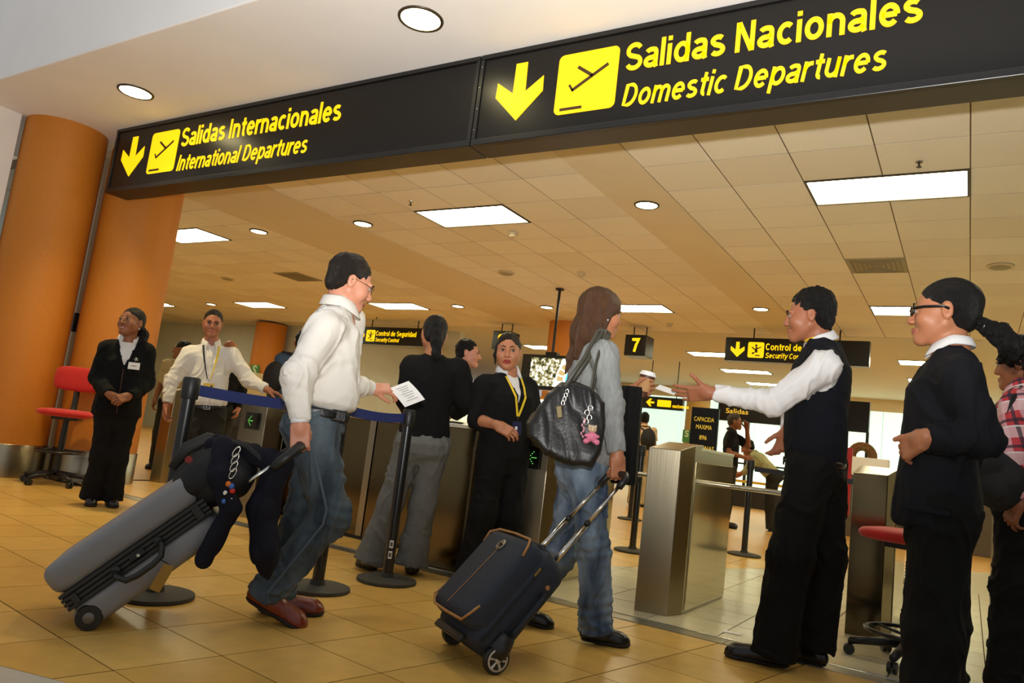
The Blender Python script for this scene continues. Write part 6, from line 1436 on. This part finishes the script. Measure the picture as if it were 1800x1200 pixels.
# backpack of the distant traveller
p = P_PACK; t = thing('worn_backpack', 'black backpack worn by the distant man in tan', 'backpack'); c = p.J['neck']-p.fwd*.19-p.tup*.22+p.rgt*.08
grow('bag_body', lambda P: el(P, c, (.14,.12,.2)), [c], .26, .012, M_PACK, t)
for s in (1, -1): MB().tube([c+p.tup*.12+p.rgt*.05*s, p.J['neck']+p.rgt*.09*s+p.tup*.015, p.J['neck']+p.rgt*.13*s+p.fwd*.12-p.tup*.15, p.J['neck']+p.rgt*.16*s-p.fwd*.06-p.tup*.36], .02, 8, flat=.4).build('strap', M_PACK, t, smooth=True)
p = P_BLUE; t = thing('slung_bag', 'black bag slung on the person hidden by the walking man', 'bag'); c = p.J['pelvis']+p.rgt*-.22+A(0,0,.30)-p.fwd*.06
grow('bag_body', lambda P: el(P, c, (.10,.12,.17)), [c], .22, .010, M_PACK, t); MB().tube([c+A(0,0,.14), p.J['shL']+A(0,0,.08), p.J['neck']+A(0,0,.0)-p.fwd*.05], .02, 8, flat=.4).build('strap', M_PACK, t, smooth=True)

# ------------------------------------------------------------------ litter on the floor
tag(MB().prism([(-.045,-.02),(.05,-.028),(.06,.02),(-.03,.03)], (-1.072,4.28,.0012), (.95,.3,0), (-.3,.95,0), (0,0,.0015)).build('paper_scrap', M_CARD), 'torn white paper scrap beside the steel threshold', 'paper scrap')
tag(MB().prism([(-.03,-.02),(.03,-.02),(.035,.02),(-.03,.025)], (-.925,4.395,.0012), (.95,.3,0), (-.3,.95,0), (0,0,.0015)).build('paper_scrap', M_CARD), 'small paper scrap by the shoe of the vest wearer', 'paper scrap')

# ------------------------------------------------------------------ far end of the room
t = thing('direction_sign', 'far yellow and black direction sign with arrow beside the ochre column', 'sign')
MB().box(-7.2, -6.1, 18.0, 18.14, 2.14, 2.44).build('housing', M_SIGN, t, bevel=.006); arrow('arrow', -6.95, 2.29, 18.0, .55, t, M_YEL, rot=-math.pi/2)
MB().prism(rrect(0,.36,0,.17,.02), (-6.76,18.0,2.20), X, Z, (0,-.004,0)).build('lit_block', M_YEL, t); text_mb('nacionales', (-6.36,18.0,2.20), X, Z, .09, .42, bold=.02).build('lettering', M_YEL, t)
for x in (-7.0,-6.3): MB().lathe([(.012,2.44),(.012,ZC)], (x,18.07,0), n=8).build('rod', M_ROD, t)
t = thing('shop_front', 'black framed shop front with letters on its fascia beyond the vest wearer', 'shop front')
MB().box(-5.45, -2.0, 18.8, 19.0, 2.05, 2.75).build('fascia', M_SIGN, t, bevel=.006)
for x in (-4.72,-3.55,-2.05): MB().box(x, x+.06, 18.82, 18.90, .0, 2.06).build('mullion', M_BLACKM, t)
MB().box(-5.4, -2.0, 18.80, 18.92, .0, .42).build('dado', M_BLACKP, t); text_mb('Salidas', (-5.25,18.8,2.24), X, Z, .12, .55, bold=.01).build('lettering', M_YT, t); text_mb('Departures', (-3.9,18.8,2.16), X, Z, .12, .85, bold=.01, shear=.2).build('lettering', M_YT, t)
MB().box(-5.4, -2.0, 18.86, 18.90, 1.02, 1.06).build('handrail', M_BLACKM, t)
MB().box(-5.4, -2.0, 18.79, 18.80, .58, .64).build('yellow_band', mat('yellow_band', (210,170,30), .6), t)
t = thing('red_notice', 'red framed notice board by the hip of the vest wearer', 'notice'); YN = 11.0
MB().box(-1.98, -1.35, YN, YN+.04, .45, 1.34).build('board', mat('notice_red', (180,30,34), .5), t, bevel=.004)
MB().box(-1.92, -1.41, YN-.004, YN, 1.02, 1.28).build('dark_panel', mat('notice_navy', (34,30,48), .5), t); MB().box(-1.92, -1.41, YN-.004, YN, .62, .92).build('pale_panel', mat('notice_cream', (226,216,196), .6), t)
for k in range(3): MB().box(-1.89, -1.62+.06*k, YN-.007, YN-.004, 1.22-.065*k, 1.24-.065*k).build('print_line', M_CARD, t)
for x in (-1.93,-1.40): MB().box(x-.015, x+.015, YN, YN+.03, 0, .46).build('leg', M_BLACKM, t)
tag(MB().box(-2.25, -1.99, 11.4, 11.65, 0, .42).build('green_bag', mat('green_plastic', (150,190,60), .5, bump=.5, bscale=12), bevel=.06, seg=4), 'bright green carrier bag on the floor beyond the gates', 'bag')
# pale counter with a giant sprinkled doughnut
t = thing('white_counter', 'pale cafe counter behind the officer in glasses', 'counter')
MB().box(-2.1, 1.6, 14.0, 14.6, 0, 1.02).build('base', mat('counter_dark', (90,78,64), .5), t, bevel=.01); MB().box(-2.15, 1.65, 13.95, 14.65, 1.02, 1.07).build('top', M_TOP, t, bevel=.008); MB().box(-1.95, -1.15, 13.98, 14.14, 1.07, 1.33).build('display_tray', M_CARD, t, bevel=.01)
for k, x in enumerate((-.95,-.2,.35)): tag(MB().lathe([(.05,0),(.06,.02),(.055,.16),(.03,.2)], (x,14.2,1.07), n=16).build('jar', mat('jar_cream', (226,220,196), .3), smooth=True), ('pale jar beside the giant doughnut', 'pale jar in the middle of the cafe counter', 'pale jar at the plaid person\'s end of the cafe counter')[k], 'jar', 'jars on the cafe counter')
t = thing('giant_doughnut', 'giant brown doughnut decoration covered in sprinkles', 'decoration'); dc = Vector((-1.60,14.30,1.36)); R0, r0 = .165, .075
ring = lambda r_: [[dc+Vector((math.cos(q)*(R0+r_*math.cos(v)), r_*math.sin(v), math.sin(q)*(R0+r_*math.cos(v)))) for v in np.linspace(0, 2*math.pi, 14, endpoint=False)] for q in np.linspace(0, 2*math.pi, 36, endpoint=False)]
MB().rings(ring(r0), closed=True).build('dough', mat('dough_brown', (110,72,30), .7), t, smooth=True); spk = [MB(), MB(), MB()]; rs = random.Random(2)
for k in range(260):
    q, v = rs.random()*6.283, rs.random()*6.283; c0 = dc+Vector((math.cos(q)*(R0+r0*math.cos(v)), r0*math.sin(v), math.sin(q)*(R0+r0*math.cos(v)))); e = Vector((rs.uniform(-1,1), rs.uniform(-1,1), rs.uniform(-1,1))).normalized()*.010; spk[k % 3].tube([c0-e, c0+e], .004, 4)
for s_, c3 in zip(spk, ((220,170,60),(190,60,40),(90,150,70))): so = s_.build('sprinkles', mat('sprinkle_%d' % c3[0], c3, .5), t); so['kind'] = 'stuff'
# exit symbols on the columns
M_SG = mat('exit_green', (70,130,70), .5); M_SGL = mat('exit_pale', (200,220,180), .5)
def exit_mark(x, y, z, s, label):
    t = thing('exit_sign', label, 'sign', group='green S signs'); MB().box(x-s/2, x+s/2, y-.012, y, z-s*.75, z+s*.75).build('plate', M_SG, t); text_mb('S', (x, y-.012, z-.02), X, Z, s*.75, None, .003, bold=.03, align='CENTER').build('letter', M_SGL, t)
exit_mark(-16.55, 13.60, 1.86, .34, 'small green S sign on the distant orange column'); exit_mark(-7.58, 23.0, 1.72, .26, 'small green S sign on the slim ochre column')
t = thing('pale_partition', 'low cream partition beside the distant orange column', 'partition'); MB().box(-17.9,-16.9,13.2,13.3,0,1.62).build('panel', mat('cream_panel', (214,196,150), .7), t, bevel=.01); MB().box(-17.9,-16.9,13.17,13.33,1.62,1.66).build('cap', M_RIM, t)
t = thing('visitor_desk', 'dark desk with open legs seen through the gap by the smiling woman', 'desk'); MB().box(-9.75,-8.9,6.9,7.4,.62,1.02).build('modesty_panel', M_BLACKP, t, bevel=.01); MB().box(-9.8,-8.85,6.85,7.45,1.02,1.06).build('top', M_BLACKP, t, bevel=.005)
for x in (-9.7,-8.95): MB().box(x-.02,x+.02,6.95,7.35,0,.62).build('leg', M_BLACKM, t)
t = thing('cream_cabinet', 'cream cabinet front seen past the shoulder of the smiling woman', 'cabinet'); MB().box(-10.6,-9.75,7.9,8.4,0,1.48).build('body', mat('cream_panel', (214,196,150), .7), t, bevel=.01); MB().box(-10.2,-10.18,7.89,7.90,.1,1.4).build('door_gap', M_RIM, t)
